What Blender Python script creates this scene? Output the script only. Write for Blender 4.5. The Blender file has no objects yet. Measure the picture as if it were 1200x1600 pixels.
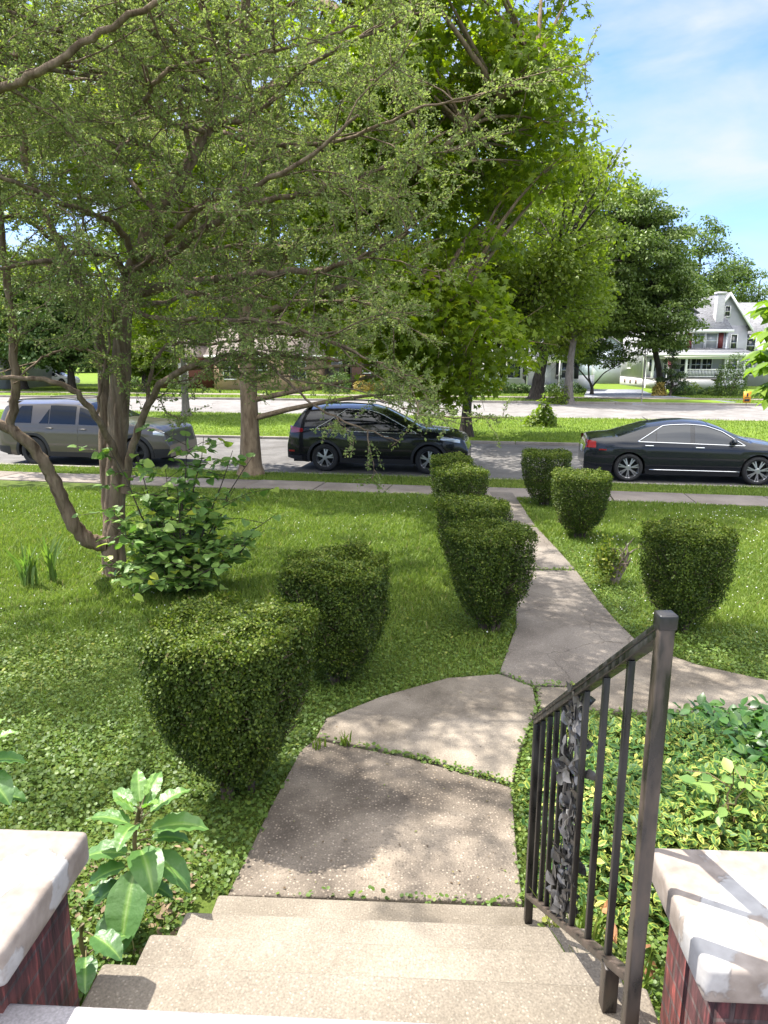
import bpy, math, random
import numpy as np
from mathutils import Vector, Matrix

# ------------------------------------------------------------------ camera, sky, sun, exposure
scene = bpy.context.scene
rng = np.random.default_rng(7)
random.seed(7)
CAM = np.array([0.0, 0.0, 2.93])
PITCH = math.radians(12.4)
FPX = 1110.0
cam_data = bpy.data.cameras.new("camera")
cam_data.sensor_fit = 'VERTICAL'
cam_data.sensor_height = 24.0
cam_data.lens = 24.0 * FPX / 1600.0
cam_data.clip_start = 0.05
cam_data.clip_end = 3000
cam = bpy.data.objects.new("camera", cam_data)
scene.collection.objects.link(cam)
cam.location = CAM
cam.rotation_euler = (math.radians(90) - PITCH, 0, 0)
scene.camera = cam

SUN_EL = math.radians(59)
SUN_AZ = math.atan2(-0.876, 0.482)           # clockwise from +Y; ahead of the camera and to the left
SUN_DIR = Vector((math.sin(SUN_AZ) * math.cos(SUN_EL), math.cos(SUN_AZ) * math.cos(SUN_EL), math.sin(SUN_EL)))
sun_data = bpy.data.lights.new("sun", 'SUN')
sun_data.energy = 4.3
sun_data.angle = math.radians(0.5)
sun_data.color = (1.0, 0.955, 0.87)
sun = bpy.data.objects.new("sun", sun_data)
scene.collection.objects.link(sun)
sun.rotation_euler = SUN_DIR.to_track_quat('Z', 'Y').to_euler()

world = bpy.data.worlds.new("World")
scene.world = world
world.use_nodes = True
wn, wl = world.node_tree.nodes, world.node_tree.links
wn.clear()
w_out = wn.new("ShaderNodeOutputWorld")
w_bg = wn.new("ShaderNodeBackground")
w_bg.inputs["Strength"].default_value = 0.12
w_sky = wn.new("ShaderNodeTexSky")
w_sky.sky_type = 'NISHITA'
w_sky.sun_disc = False
w_sky.sun_elevation = SUN_EL
w_sky.sun_rotation = SUN_AZ
w_sky.air_density = 1.0
w_sky.dust_density = 0.6
w_sky.ozone_density = 2.0
# thin high clouds as a noise over the sky directions
w_tc = wn.new("ShaderNodeTexCoord")
w_map = wn.new("ShaderNodeMapping")
w_map.inputs["Scale"].default_value = (1.3, 1.6, 4.2)
w_map.inputs["Location"].default_value = (0.9, 0.35, -0.3)
w_noise = wn.new("ShaderNodeTexNoise")
w_noise.inputs["Scale"].default_value = 2.3
w_noise.inputs["Detail"].default_value = 7
w_noise.inputs["Roughness"].default_value = 0.52
w_noise.inputs["Distortion"].default_value = 0.55
w_ramp = wn.new("ShaderNodeValToRGB")
w_ramp.color_ramp.elements[0].position = 0.37
w_ramp.color_ramp.elements[1].position = 0.66
w_ramp.color_ramp.elements[1].color = (0.85, 0.85, 0.85, 1)
w_mix = wn.new("ShaderNodeMixRGB")
w_mix.inputs["Color2"].default_value = (2.75, 2.9, 3.1, 1)
wl.new(w_tc.outputs["Generated"], w_map.inputs["Vector"])
wl.new(w_map.outputs["Vector"], w_noise.inputs["Vector"])
# unseen brighter cloud veil overhead and behind the camera, added to fill the shadows
w_dot = wn.new("ShaderNodeVectorMath"); w_dot.operation = 'DOT_PRODUCT'; w_dot.inputs[1].default_value = (0.0, -0.32, 0.947)
w_mr = wn.new("ShaderNodeMapRange"); w_mr.inputs["From Min"].default_value = 0.62; w_mr.inputs["From Max"].default_value = 0.88
w_mr.inputs["To Min"].default_value = 0.0; w_mr.inputs["To Max"].default_value = 0.22
w_add = wn.new("ShaderNodeMath"); w_add.operation = 'ADD'
w_cl = wn.new("ShaderNodeMixRGB"); w_cl.inputs["Color1"].default_value = (2.6, 2.75, 2.95, 1); w_cl.inputs["Color2"].default_value = (16.5, 16.3, 15.9, 1)
w_m2 = wn.new("ShaderNodeMath"); w_m2.operation = 'MULTIPLY'; w_m2.inputs[1].default_value = 4.5; w_m2.use_clamp = True
wl.new(w_tc.outputs["Generated"], w_dot.inputs[0]); wl.new(w_dot.outputs["Value"], w_mr.inputs["Value"])
wl.new(w_mr.outputs[0], w_m2.inputs[0]); wl.new(w_m2.outputs[0], w_cl.inputs["Fac"]); wl.new(w_cl.outputs[0], w_mix.inputs["Color2"])
wl.new(w_noise.outputs["Fac"], w_add.inputs[0]); wl.new(w_mr.outputs[0], w_add.inputs[1])
wl.new(w_add.outputs[0], w_ramp.inputs["Fac"])
wl.new(w_ramp.outputs["Color"], w_mix.inputs["Fac"])
w_tint = wn.new("ShaderNodeMixRGB"); w_tint.blend_type = 'MULTIPLY'; w_tint.inputs["Fac"].default_value = 1
w_tint.inputs["Color2"].default_value = (0.54, 0.665, 0.98, 1)
wl.new(w_sky.outputs["Color"], w_tint.inputs["Color1"])
wl.new(w_tint.outputs["Color"], w_mix.inputs["Color1"])
wl.new(w_mix.outputs["Color"], w_bg.inputs["Color"])
wl.new(w_bg.outputs["Background"], w_out.inputs["Surface"])

scene.view_settings.view_transform = 'Standard'
scene.view_settings.look = 'None'
scene.view_settings.exposure = 1.58
scene.view_settings.gamma = 1.0
scene.view_settings.use_curve_mapping = False
scene.cycles.max_bounces = 8
scene.cycles.diffuse_bounces = 3
scene.cycles.glossy_bounces = 3
scene.cycles.transmission_bounces = 4
scene.cycles.transparent_max_bounces = 8
scene.cycles.use_denoising = True
scene.cycles.sample_clamp_indirect = 6

# ------------------------------------------------------------------ place geometry helpers
CP, SP = math.cos(PITCH), math.sin(PITCH)
PSI = math.radians(10.5)                    # the street runs turned by this much to the camera
CS, SS = math.cos(PSI), math.sin(PSI)

def ray(px, py):
    u = (px - 600) / FPX
    v = (py - 800) / FPX
    return np.array([u, CP - v * SP, -(v * CP + SP)])

def P(px, py, Y):
    """point at distance Y seen at a photo position"""
    r = ray(px, py)
    return CAM + r * (Y / r[1])

def ST(u, w, z=0.0):
    """street coordinates: u along the street, w across it"""
    return np.array([u * CS + w * SS, -u * SS + w * CS, z])

def to_st(X, Y):
    return X * CS - Y * SS, X * SS + Y * CS

GW = [-30, 2.5, 13.85, 15.1, 16.62, 16.66, 24.45, 24.5, 28, 34.3, 34.35, 46.3, 46.35, 49, 52, 60, 90, 700]
GZ = [0.6, 0.53, 0.20, 0.17, 0.10, -0.12, -0.12, 0.10, 0.14, 0.10, -0.12, -0.12, 0.12, 0.14, 0.12, 0.02, 0.0, 0.0]

def gz(X, Y):
    return np.interp(np.asarray(X) * SS + np.asarray(Y) * CS, GW, GZ)

def G(px, py):
    """ground point seen at a photo position"""
    r = ray(px, py)
    Y = 10.0
    for _ in range(40):
        p = CAM + r * (Y / r[1])
        z = float(gz(p[0], p[1]))
        Y = 0.5 * Y + 0.5 * (z - CAM[2]) / r[2] * r[1]
    p = CAM + r * (Y / r[1])
    return np.array([p[0], p[1], float(gz(p[0], p[1]))])

# ------------------------------------------------------------------ mesh helpers
def link(o):
    scene.collection.objects.link(o)
    return o

def tag(o, label=None, cat=None, group=None, kind=None):
    if label: o['label'] = label
    if cat: o['category'] = cat
    if group: o['group'] = group
    if kind: o['kind'] = kind
    return o

def thing(name, label, cat, loc=(0, 0, 0), rz=0.0, group=None):
    o = link(bpy.data.objects.new(name, None))
    o.empty_display_size = 0.1
    o.location = [float(c) for c in loc]
    o.rotation_euler = (0, 0, rz)
    return tag(o, label, cat, group)

class MB:
    """collects vertices and faces, then links them as ONE mesh object"""
    def __init__(s):
        s.v, s.f, s.a, s.n = [], [], [], 0
    def add(s, verts, faces, attr=None):
        verts = np.asarray(verts, dtype=np.float32).reshape(-1, 3)
        if isinstance(faces, np.ndarray):
            s.f.append(faces.astype(np.int64) + s.n)
        else:
            by = {}
            for fc in faces: by.setdefault(len(fc), []).append(fc)
            for k, fl in by.items(): s.f.append(np.array(fl, dtype=np.int64) + s.n)
        s.v.append(verts)
        if attr is None: attr = np.full(len(verts), 0.5, np.float32)
        s.a.append(np.asarray(attr, np.float32) * np.ones(len(verts), np.float32))
        s.n += len(verts)
        return s
    def box(s, c, size, M=None, attr=None):
        c = np.array(c, float); h = np.array(size, float) / 2
        q = np.array([[-1,-1,-1],[1,-1,-1],[1,1,-1],[-1,1,-1],[-1,-1,1],[1,-1,1],[1,1,1],[-1,1,1]], float) * h
        if M is not None: q = q @ np.array(M).T
        return s.add(q + c, [[0,3,2,1],[4,5,6,7],[0,1,5,4],[1,2,6,5],[2,3,7,6],[3,0,4,7]], attr)
    def bbox(s, x0, x1, y0, y1, z0, z1, attr=None):
        return s.box(((x0+x1)/2, (y0+y1)/2, (z0+z1)/2), (x1-x0, y1-y0, z1-z0), attr=attr)
    def prism(s, poly, z0, z1):
        n = len(poly)
        v = [(p[0], p[1], z0 if np.isscalar(z0) else z0[i]) for i, p in enumerate(poly)] + \
            [(p[0], p[1], z1 if np.isscalar(z1) else z1[i]) for i, p in enumerate(poly)]
        f = [list(range(n))[::-1], list(range(n, 2*n))] + [[i, (i+1) % n, n+(i+1) % n, n+i] for i in range(n)]
        return s.add(v, f)
    def tube(s, pts, rad, seg=6, caps=True, attr=None):
        pts = np.asarray(pts, float); n = len(pts)
        rad = np.ones(n) * rad if np.isscalar(rad) else np.asarray(rad, float)
        t = np.gradient(pts, axis=0) if n > 1 else np.array([[0,0,1.]])
        t /= np.linalg.norm(t, axis=1, keepdims=True) + 1e-9
        ref = np.array([0., 0, 1]) if abs(t[0][2]) < 0.9 else np.array([1., 0, 0])
        A = np.cross(t, ref); A /= np.linalg.norm(A, axis=1, keepdims=True) + 1e-9
        B = np.cross(t, A)
        th = np.arange(seg) * 2 * math.pi / seg
        ring = pts[:, None] + rad[:, None, None] * (A[:, None] * np.cos(th)[None, :, None] + B[:, None] * np.sin(th)[None, :, None])
        i = np.arange(n-1)[:, None] * seg; j = np.arange(seg)[None]; k = (j+1) % seg
        f = np.stack([i+j, i+k, i+seg+k, i+seg+j], -1).reshape(-1, 4)
        s.add(ring.reshape(-1, 3), f, attr)
        if caps:
            s.f.append(np.array([list(range(seg))]) + s.n - n*seg)
            s.f.append(np.array([list(range(seg))[::-1]]) + s.n - seg)
        return s
    def grid(s, g, close_u=False, attr=None):
        g = np.asarray(g, float); nu, nv = g.shape[:2]
        i = np.arange(nu if close_u else nu-1)[:, None]; j = np.arange(nv-1)[None]
        i2 = (i+1) % nu
        f = np.stack([i*nv+j, i2*nv+j, i2*nv+j+1, i*nv+j+1], -1).reshape(-1, 4)
        return s.add(g.reshape(-1, 3), f, attr)
    def lathe(s, prof, seg=16, axis='z', c=(0,0,0)):
        prof = np.asarray(prof, float)
        th = np.arange(seg) * 2 * math.pi / seg
        r, h = prof[:, 0], prof[:, 1]
        X = r[None]*np.cos(th)[:, None]; Y = r[None]*np.sin(th)[:, None]; Z = np.broadcast_to(h[None], X.shape)
        g = np.stack([X, Y, Z], -1) if axis == 'z' else np.stack([X, Z, Y], -1)
        return s.grid(g + np.array(c, float), close_u=True)
    def inst(s, tv, tf, pos, R, sc, attr, tattr=None):
        """copies of a small template: pos (N,3), R (N,3,3), sc (N,) or (N,3)"""
        tv = np.asarray(tv, np.float32); N, k = len(pos), len(tv)
        if N == 0: return s
        sc = np.asarray(sc, np.float32)
        if sc.ndim == 1: sc = np.repeat(sc[:, None], 3, 1)
        V = np.einsum('nij,nkj->nki', R.astype(np.float32), tv[None] * sc[:, None]) + np.asarray(pos, np.float32)[:, None]
        tf = np.asarray(tf)
        F = (tf[None] + (np.arange(N) * k)[:, None, None]).reshape(-1, tf.shape[1])
        A = np.repeat(np.asarray(attr, np.float32), k)
        if tattr is not None: A = A + np.tile(np.asarray(tattr, np.float32), N)
        return s.add(V.reshape(-1, 3), F, A)
    def build(s, name, mat, parent=None, smooth=False, loc=None, bevel=0.0, sharp=None):
        me = bpy.data.meshes.new(name)
        V = np.concatenate(s.v); me.vertices.add(len(V)); me.vertices.foreach_set("co", V.ravel())
        cnt = np.concatenate([np.full(len(f), f.shape[1]) for f in s.f])
        idx = np.concatenate([f.ravel() for f in s.f])
        me.loops.add(len(idx)); me.loops.foreach_set("vertex_index", idx.astype(np.int32))
        me.polygons.add(len(cnt))
        st = np.zeros(len(cnt), np.int32); st[1:] = np.cumsum(cnt)[:-1]
        me.polygons.foreach_set("loop_start", st)
        me.polygons.foreach_set("loop_total", cnt.astype(np.int32))
        me.update(calc_edges=True)
        at = me.attributes.new("hue", 'FLOAT', 'POINT'); at.data.foreach_set("value", np.concatenate(s.a))
        if smooth:
            me.polygons.foreach_set("use_smooth", np.ones(len(cnt), bool))
            if sharp: me.set_sharp_from_angle(angle=math.radians(sharp))
        me.materials.append(mat)
        o = link(bpy.data.objects.new(name, me))
        if loc is not None: o.location = [float(c) for c in loc]
        if parent is not None: o.parent = parent
        if bevel:
            b = o.modifiers.new("edge", 'BEVEL'); b.width = bevel; b.segments = 2; b.limit_method = 'ANGLE'
        return o

def rand_rot(n, up=None, spread=1.0, r=None):
    """random leaf frames: normals scattered about `up` (n,3) or free"""
    r = r or rng
    nrm = r.normal(size=(n, 3))
    nrm /= np.linalg.norm(nrm, axis=1, keepdims=True)
    if up is not None: nrm = np.asarray(up) + spread * nrm
    nrm /= np.linalg.norm(nrm, axis=1, keepdims=True) + 1e-9
    a = r.normal(size=(n, 3))
    x = np.cross(a, nrm); x /= np.linalg.norm(x, axis=1, keepdims=True) + 1e-9
    y = np.cross(nrm, x)
    return np.stack([x, y, nrm], -1)

def frames(dirs, nrm):
    """leaf frames whose local y runs along dirs with normals near nrm"""
    y = dirs / (np.linalg.norm(dirs, axis=1, keepdims=True) + 1e-9)
    x = np.cross(y, nrm); x /= np.linalg.norm(x, axis=1, keepdims=True) + 1e-9
    z = np.cross(x, y)
    return np.stack([x, y, z], -1)

# ------------------------------------------------------------------ materials
def new_mat(name):
    m = bpy.data.materials.new(name); m.use_nodes = True
    nt = m.node_tree; nt.nodes.clear()
    return m, nt.nodes, nt.links

def ramp_node(n, stops):
    r = n.new("ShaderNodeValToRGB"); e = r.color_ramp.elements
    while len(e) < len(stops): e.new(0.5)
    for el, (p, c) in zip(e, stops):
        el.position = p; el.color = (*c, 1)
    return r

def simple(name, col, rough=0.6, metal=0.0, spec=0.5, coat=0.0, var=0.0, vscale=8.0, bump=0.0, bscale=40.0, emit=None):
    m, n, l = new_mat(name)
    out = n.new("ShaderNodeOutputMaterial"); b = n.new("ShaderNodeBsdfPrincipled")
    b.inputs["Base Color"].default_value = (*col, 1)
    b.inputs["Roughness"].default_value = rough
    b.inputs["Metallic"].default_value = metal
    b.inputs["Specular IOR Level"].default_value = spec
    b.inputs["Coat Weight"].default_value = coat
    b.inputs["Coat Roughness"].default_value = 0.03
    l.new(b.outputs[0], out.inputs[0])
    tc = n.new("ShaderNodeTexCoord")
    if var:
        no = n.new("ShaderNodeTexNoise"); no.inputs["Scale"].default_value = vscale; no.inputs["Detail"].default_value = 5
        l.new(tc.outputs["Object"], no.inputs["Vector"])
        lo = [max(0, c * (1 - var)) for c in col]; hi = [min(1, c * (1 + var)) for c in col]
        r = ramp_node(n, [(0.3, lo), (0.7, hi)])
        l.new(no.outputs["Fac"], r.inputs["Fac"]); l.new(r.outputs["Color"], b.inputs["Base Color"])
    if bump:
        no2 = n.new("ShaderNodeTexNoise"); no2.inputs["Scale"].default_value = bscale; no2.inputs["Detail"].default_value = 4
        l.new(tc.outputs["Object"], no2.inputs["Vector"])
        bu = n.new("ShaderNodeBump"); bu.inputs["Strength"].default_value = bump; bu.inputs["Distance"].default_value = 0.01
        l.new(no2.outputs["Fac"], bu.inputs["Height"]); l.new(bu.outputs["Normal"], b.inputs["Normal"])
    return m

def leaf_mat(name, stops, trans=0.4, tcol=None, rough=0.45, spec=0.35):
    """leaf: colour by the per-leaf 'hue' attribute, light shining through"""
    m, n, l = new_mat(name)
    out = n.new("ShaderNodeOutputMaterial"); b = n.new("ShaderNodeBsdfPrincipled")
    at = n.new("ShaderNodeAttribute"); at.attribute_name = "hue"
    r = ramp_node(n, stops)
    l.new(at.outputs["Fac"], r.inputs["Fac"]); l.new(r.outputs["Color"], b.inputs["Base Color"])
    b.inputs["Roughness"].default_value = rough
    b.inputs["Specular IOR Level"].default_value = spec
    t = n.new("ShaderNodeBsdfTranslucent")
    mx = n.new("ShaderNodeMixRGB"); mx.blend_type = 'MULTIPLY'; mx.inputs["Fac"].default_value = 1
    mx.inputs["Color2"].default_value = (*(tcol or (1.5, 1.75, 0.7)), 1)
    l.new(r.outputs["Color"], mx.inputs["Color1"]); l.new(mx.outputs["Color"], t.inputs["Color"])
    ms = n.new("ShaderNodeMixShader"); ms.inputs["Fac"].default_value = trans
    l.new(b.outputs[0], ms.inputs[1]); l.new(t.outputs[0], ms.inputs[2]); l.new(ms.outputs[0], out.inputs[0])
    return m

def bark_mat(name, c0, c1, scale=6.0, stretch=0.25, bump=0.6):
    m, n, l = new_mat(name)
    out = n.new("ShaderNodeOutputMaterial"); b = n.new("ShaderNodeBsdfPrincipled")
    b.inputs["Roughness"].default_value = 0.9; b.inputs["Specular IOR Level"].default_value = 0.2
    tc = n.new("ShaderNodeTexCoord"); mp = n.new("ShaderNodeMapping")
    mp.inputs["Scale"].default_value = (1, 1, stretch)
    no = n.new("ShaderNodeTexNoise"); no.inputs["Scale"].default_value = scale * 3; no.inputs["Detail"].default_value = 8
    no.inputs["Roughness"].default_value = 0.65; no.inputs["Distortion"].default_value = 0.4
    l.new(tc.outputs["Object"], mp.inputs["Vector"]); l.new(mp.outputs["Vector"], no.inputs["Vector"])
    r = ramp_node(n, [(0.32, c0), (0.5, [(x+y)/2 for x, y in zip(c0, c1)]), (0.68, c1)])
    l.new(no.outputs["Fac"], r.inputs["Fac"]); l.new(r.outputs["Color"], b.inputs["Base Color"])
    bu = n.new("ShaderNodeBump"); bu.inputs["Strength"].default_value = bump; bu.inputs["Distance"].default_value = 0.03
    l.new(no.outputs["Fac"], bu.inputs["Height"]); l.new(bu.outputs["Normal"], b.inputs["Normal"])
    l.new(b.outputs[0], out.inputs[0])
    return m

def concrete_mat(name, base, agg=0.5, agg_scale=70.0, stain=(0.4, 0.35, 0.3), stain_amt=0.5, bump=0.25, crack=0.0):
    """worn concrete: stains, fine grain and exposed pebbles"""
    m, n, l = new_mat(name)
    out = n.new("ShaderNodeOutputMaterial"); b = n.new("ShaderNodeBsdfPrincipled")
    b.inputs["Roughness"].default_value = 0.88; b.inputs["Specular IOR Level"].default_value = 0.25
    tc = n.new("ShaderNodeTexCoord")
    big = n.new("ShaderNodeTexNoise"); big.inputs["Scale"].default_value = 1.7; big.inputs["Detail"].default_value = 7; big.inputs["Roughness"].default_value = 0.62
    fine = n.new("ShaderNodeTexNoise"); fine.inputs["Scale"].default_value = 130; fine.inputs["Detail"].default_value = 3
    vo = n.new("ShaderNodeTexVoronoi"); vo.inputs["Scale"].default_value = agg_scale
    vo2 = n.new("ShaderNodeTexVoronoi"); vo2.inputs["Scale"].default_value = agg_scale
    for q in (big, fine, vo, vo2): l.new(tc.outputs["Object"], q.inputs["Vector"])
    r1 = ramp_node(n, [(0.36, [x*(1-stain_amt)+y*stain_amt*0.6 for x, y in zip(base, stain)]), (0.64, base)])
    l.new(big.outputs["Fac"], r1.inputs["Fac"])
    r2 = ramp_node(n, [(0.3, (0.72, 0.72, 0.72)), (0.7, (1.12, 1.12, 1.12))])
    l.new(fine.outputs["Fac"], r2.inputs["Fac"])
    mu = n.new("ShaderNodeMixRGB"); mu.blend_type = 'MULTIPLY'; mu.inputs["Fac"].default_value = 1
    l.new(r1.outputs["Color"], mu.inputs["Color1"]); l.new(r2.outputs["Color"], mu.inputs["Color2"])
    # pebbles: each cell its own tone, only the middle of the cell shows
    sepc = n.new("ShaderNodeSeparateColor"); l.new(vo.outputs["Color"], sepc.inputs["Color"])
    r3 = ramp_node(n, [(0.0, [c*0.45 for c in base]), (0.45, [c*0.85 for c in base]), (0.85, [min(1, c*1.5) for c in base]), (1.0, [min(1, c*1.8) for c in base])])
    l.new(sepc.outputs[0], r3.inputs["Fac"])
    r4 = ramp_node(n, [(0.22, (1, 1, 1)), (0.42, (0, 0, 0))])
    l.new(vo2.outputs["Distance"], r4.inputs["Fac"])
    ms = n.new("ShaderNodeMath"); ms.operation = 'MULTIPLY'; ms.inputs[1].default_value = agg
    l.new(r4.outputs["Color"], ms.inputs[0])
    mp = n.new("ShaderNodeMixRGB"); l.new(ms.outputs[0], mp.inputs["Fac"])
    l.new(mu.outputs["Color"], mp.inputs["Color1"]); l.new(r3.outputs["Color"], mp.inputs["Color2"])
    # hairline cracks and broad dirt patches
    dn = n.new("ShaderNodeTexNoise"); dn.inputs["Scale"].default_value = 4.0; dn.inputs["Detail"].default_value = 4; l.new(tc.outputs["Object"], dn.inputs["Vector"])
    dv = n.new("ShaderNodeMixRGB"); dv.inputs["Fac"].default_value = 0.16; l.new(tc.outputs["Object"], dv.inputs["Color1"]); l.new(dn.outputs["Color"], dv.inputs["Color2"])
    ce = n.new("ShaderNodeTexVoronoi"); ce.feature = 'DISTANCE_TO_EDGE'; ce.inputs["Scale"].default_value = 0.95; l.new(dv.outputs["Color"], ce.inputs["Vector"])
    cr = ramp_node(n, [(0.0, (0.35, 0.33, 0.3)), (0.0045, (1, 1, 1))]); l.new(ce.outputs["Distance"], cr.inputs["Fac"])
    dp = n.new("ShaderNodeTexNoise"); dp.inputs["Scale"].default_value = 0.8; dp.inputs["Detail"].default_value = 8; dp.inputs["Roughness"].default_value = 0.7; l.new(tc.outputs["Object"], dp.inputs["Vector"])
    dr_ = ramp_node(n, [(0.38, (0.66, 0.64, 0.62)), (0.56, (1, 1, 1)), (0.72, (1.12, 1.1, 1.06))]); l.new(dp.outputs["Fac"], dr_.inputs["Fac"])
    cm = n.new("ShaderNodeMixRGB"); cm.blend_type = 'MULTIPLY'; cm.inputs["Fac"].default_value = crack; l.new(mp.outputs["Color"], cm.inputs["Color1"]); l.new(cr.outputs["Color"], cm.inputs["Color2"])
    cd = n.new("ShaderNodeMixRGB"); cd.blend_type = 'MULTIPLY'; cd.inputs["Fac"].default_value = 0.8; l.new(cm.outputs["Color"], cd.inputs["Color1"]); l.new(dr_.outputs["Color"], cd.inputs["Color2"])
    l.new(cd.outputs["Color"], b.inputs["Base Color"])
    ad = n.new("ShaderNodeMath"); ad.operation = 'ADD'
    l.new(fine.outputs["Fac"], ad.inputs[0]); l.new(ms.outputs[0], ad.inputs[1])
    bu = n.new("ShaderNodeBump"); bu.inputs["Strength"].default_value = bump; bu.inputs["Distance"].default_value = 0.006
    l.new(ad.outputs[0], bu.inputs["Height"]); l.new(bu.outputs["Normal"], b.inputs["Normal"])
    l.new(b.outputs[0], out.inputs[0])
    return m

def ground_mat(name, stops, scale=3.0, fine=60.0):
    m, n, l = new_mat(name)
    out = n.new("ShaderNodeOutputMaterial"); b = n.new("ShaderNodeBsdfPrincipled")
    b.inputs["Roughness"].default_value = 0.95; b.inputs["Specular IOR Level"].default_value = 0.1
    tc = n.new("ShaderNodeTexCoord")
    a = n.new("ShaderNodeTexNoise"); a.inputs["Scale"].default_value = scale; a.inputs["Detail"].default_value = 6
    c = n.new("ShaderNodeTexNoise"); c.inputs["Scale"].default_value = fine; c.inputs["Detail"].default_value = 3
    l.new(tc.outputs["Object"], a.inputs["Vector"]); l.new(tc.outputs["Object"], c.inputs["Vector"])
    md = n.new("ShaderNodeMath"); md.operation = 'MULTIPLY_ADD'; md.inputs[1].default_value = 0.55
    l.new(a.outputs["Fac"], md.inputs[0])
    m2 = n.new("ShaderNodeMath"); m2.operation = 'MULTIPLY'; m2.inputs[1].default_value = 0.45
    l.new(c.outputs["Fac"], m2.inputs[0]); l.new(m2.outputs[0], md.inputs[2])
    r = ramp_node(n, stops); l.new(md.outputs[0], r.inputs["Fac"])
    l.new(r.outputs["Color"], b.inputs["Base Color"])
    bu = n.new("ShaderNodeBump"); bu.inputs["Strength"].default_value = 0.5; bu.inputs["Distance"].default_value = 0.02
    l.new(c.outputs["Fac"], bu.inputs["Height"]); l.new(bu.outputs["Normal"], b.inputs["Normal"])
    l.new(b.outputs[0], out.inputs[0])
    return m

# leaf templates (local: x across, y along, z normal)
LEAF4 = (np.array([[0,0,0],[0.32,0.5,0.06],[0,1,0],[-0.32,0.5,0.06]]), np.array([[0,1,2],[0,2,3]]))
LEAF6 = (np.array([[0,0,0],[0.26,0.28,0.05],[0.3,0.6,0.07],[0,1,-0.06],[-0.3,0.6,0.07],[-0.26,0.28,0.05],[0,0.5,0]]),
         np.array([[0,1,6],[1,2,6],[2,3,6],[3,4,6],[4,5,6],[5,0,6]]))
HEART = (np.array([[0,0,0],[0.3,-0.1,0.06],[0.5,0.2,0.1],[0.36,0.62,0.06],[0,1,-0.12],[-0.36,0.62,0.06],[-0.5,0.2,0.1],[-0.3,-0.1,0.06],[0,0.4,0]]),
         np.array([[0,1,8],[1,2,8],[2,3,8],[3,4,8],[4,5,8],[5,6,8],[6,7,8],[7,0,8]]))
_sv = [[0,0.38,0]]
for i_ in range(5):
    a_ = math.radians(-120 + 60*i_ + 90)
    a_ = math.radians(90 + (i_-2)*58)
    _sv.append([0.62*math.cos(a_)*(1.0 if i_ != 2 else 1.05), 0.38+0.62*math.sin(a_), -0.08])
    if i_ < 4:
        b_ = math.radians(90 + (i_-1.5)*58); _sv.append([0.26*math.cos(b_), 0.38+0.26*math.sin(b_), 0.03])
_sv.append([0,0.05,0])
STAR = (np.array(_sv), np.array([[0,i,i+1] for i in range(1,9)] + [[0,9,10],[0,10,1]]))
ROUND = (np.array([[0,0,0],[0.38,0.1,0.05],[0.5,0.5,0.08],[0.25,0.92,0.02],[-0.25,0.92,0.02],[-0.5,0.5,0.08],[-0.38,0.1,0.05]]), np.array([[0,1,2],[0,2,3],[0,3,4],[0,4,5],[0,5,6]]))

def in_poly(x, y, poly):
    poly = np.asarray(poly); c = np.zeros(len(x), bool); n = len(poly); j = n-1
    for i in range(n):
        xi, yi, xj, yj = *poly[i], *poly[j]
        k = ((yi > y) != (yj > y)) & (x < (xj-xi)*(y-yi)/(yj-yi+1e-12)+xi)
        c ^= k; j = i
    return c
# ------------------------------------------------------------------ ground, roads, walks
M_soil = ground_mat("lawn_ground", [(0.3, (0.041, 0.055, 0.013)), (0.5, (0.068, 0.098, 0.018)), (0.7, (0.101, 0.116, 0.031))])
M_grassfar = ground_mat("far_grass", [(0.32, (0.078, 0.126, 0.018)), (0.5, (0.111, 0.168, 0.022)), (0.68, (0.156, 0.198, 0.033))], 0.8, 14)
M_road = concrete_mat("road_surface", (0.172, 0.163, 0.155), 0.25, 26, (0.12, 0.11, 0.105), 0.5, 0.1, 0.8)
M_main = concrete_mat("main_road_surface", (0.225, 0.212, 0.204), 0.2, 18, (0.17, 0.16, 0.15), 0.4, 0.1, 0.6)
M_kerb = concrete_mat("kerb_concrete", (0.30, 0.27, 0.24), 0.3, 40)
M_walk = concrete_mat("walk_concrete", (0.225, 0.187, 0.148), 0.8, 62, (0.085, 0.068, 0.055), 0.8, 0.5)
M_walk2 = concrete_mat("apron_concrete", (0.265, 0.225, 0.18), 0.35, 80, (0.15, 0.125, 0.10), 0.7, 0.3)
M_path = concrete_mat("path_concrete", (0.205, 0.178, 0.152), 0.6, 75, (0.17, 0.145, 0.128), 0.45, 0.4, 0.7)
M_sidew = concrete_mat("sidewalk_concrete", (0.25, 0.215, 0.185), 0.3, 60, (0.25, 0.20, 0.17), 0.4, 0.2)
M_step = concrete_mat("step_concrete", (0.238, 0.205, 0.164), 0.45, 95, (0.19, 0.158, 0.12), 0.6, 0.35)
M_drive = concrete_mat("driveway_surface", (0.30, 0.31, 0.34), 0.2, 20, (0.25, 0.25, 0.28), 0.3, 0.1)

us = np.concatenate([[-500, -250, -120], np.arange(-70, 71, 2.0), [120, 250, 500]])
ws = np.array(sorted(set(GW + [0, 5, 8, 11, 16.0, 20, 31, 40, 55, 75, 120, 200, 400])))
gg = np.zeros((len(us), len(ws), 3))
for i_, u_ in enumerate(us):
    for j_, w_ in enumerate(ws):
        gg[i_, j_] = ST(u_, w_, np.interp(w_, GW, GZ))
near = ws <= 17
o = MB().grid(gg[:, ws <= 16.7]).build("lawn_ground", M_soil); tag(o, kind='structure')
o = MB().grid(gg[:, ws >= 16.6][:, :]).build("far_ground", M_grassfar); tag(o, kind='structure')

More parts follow.
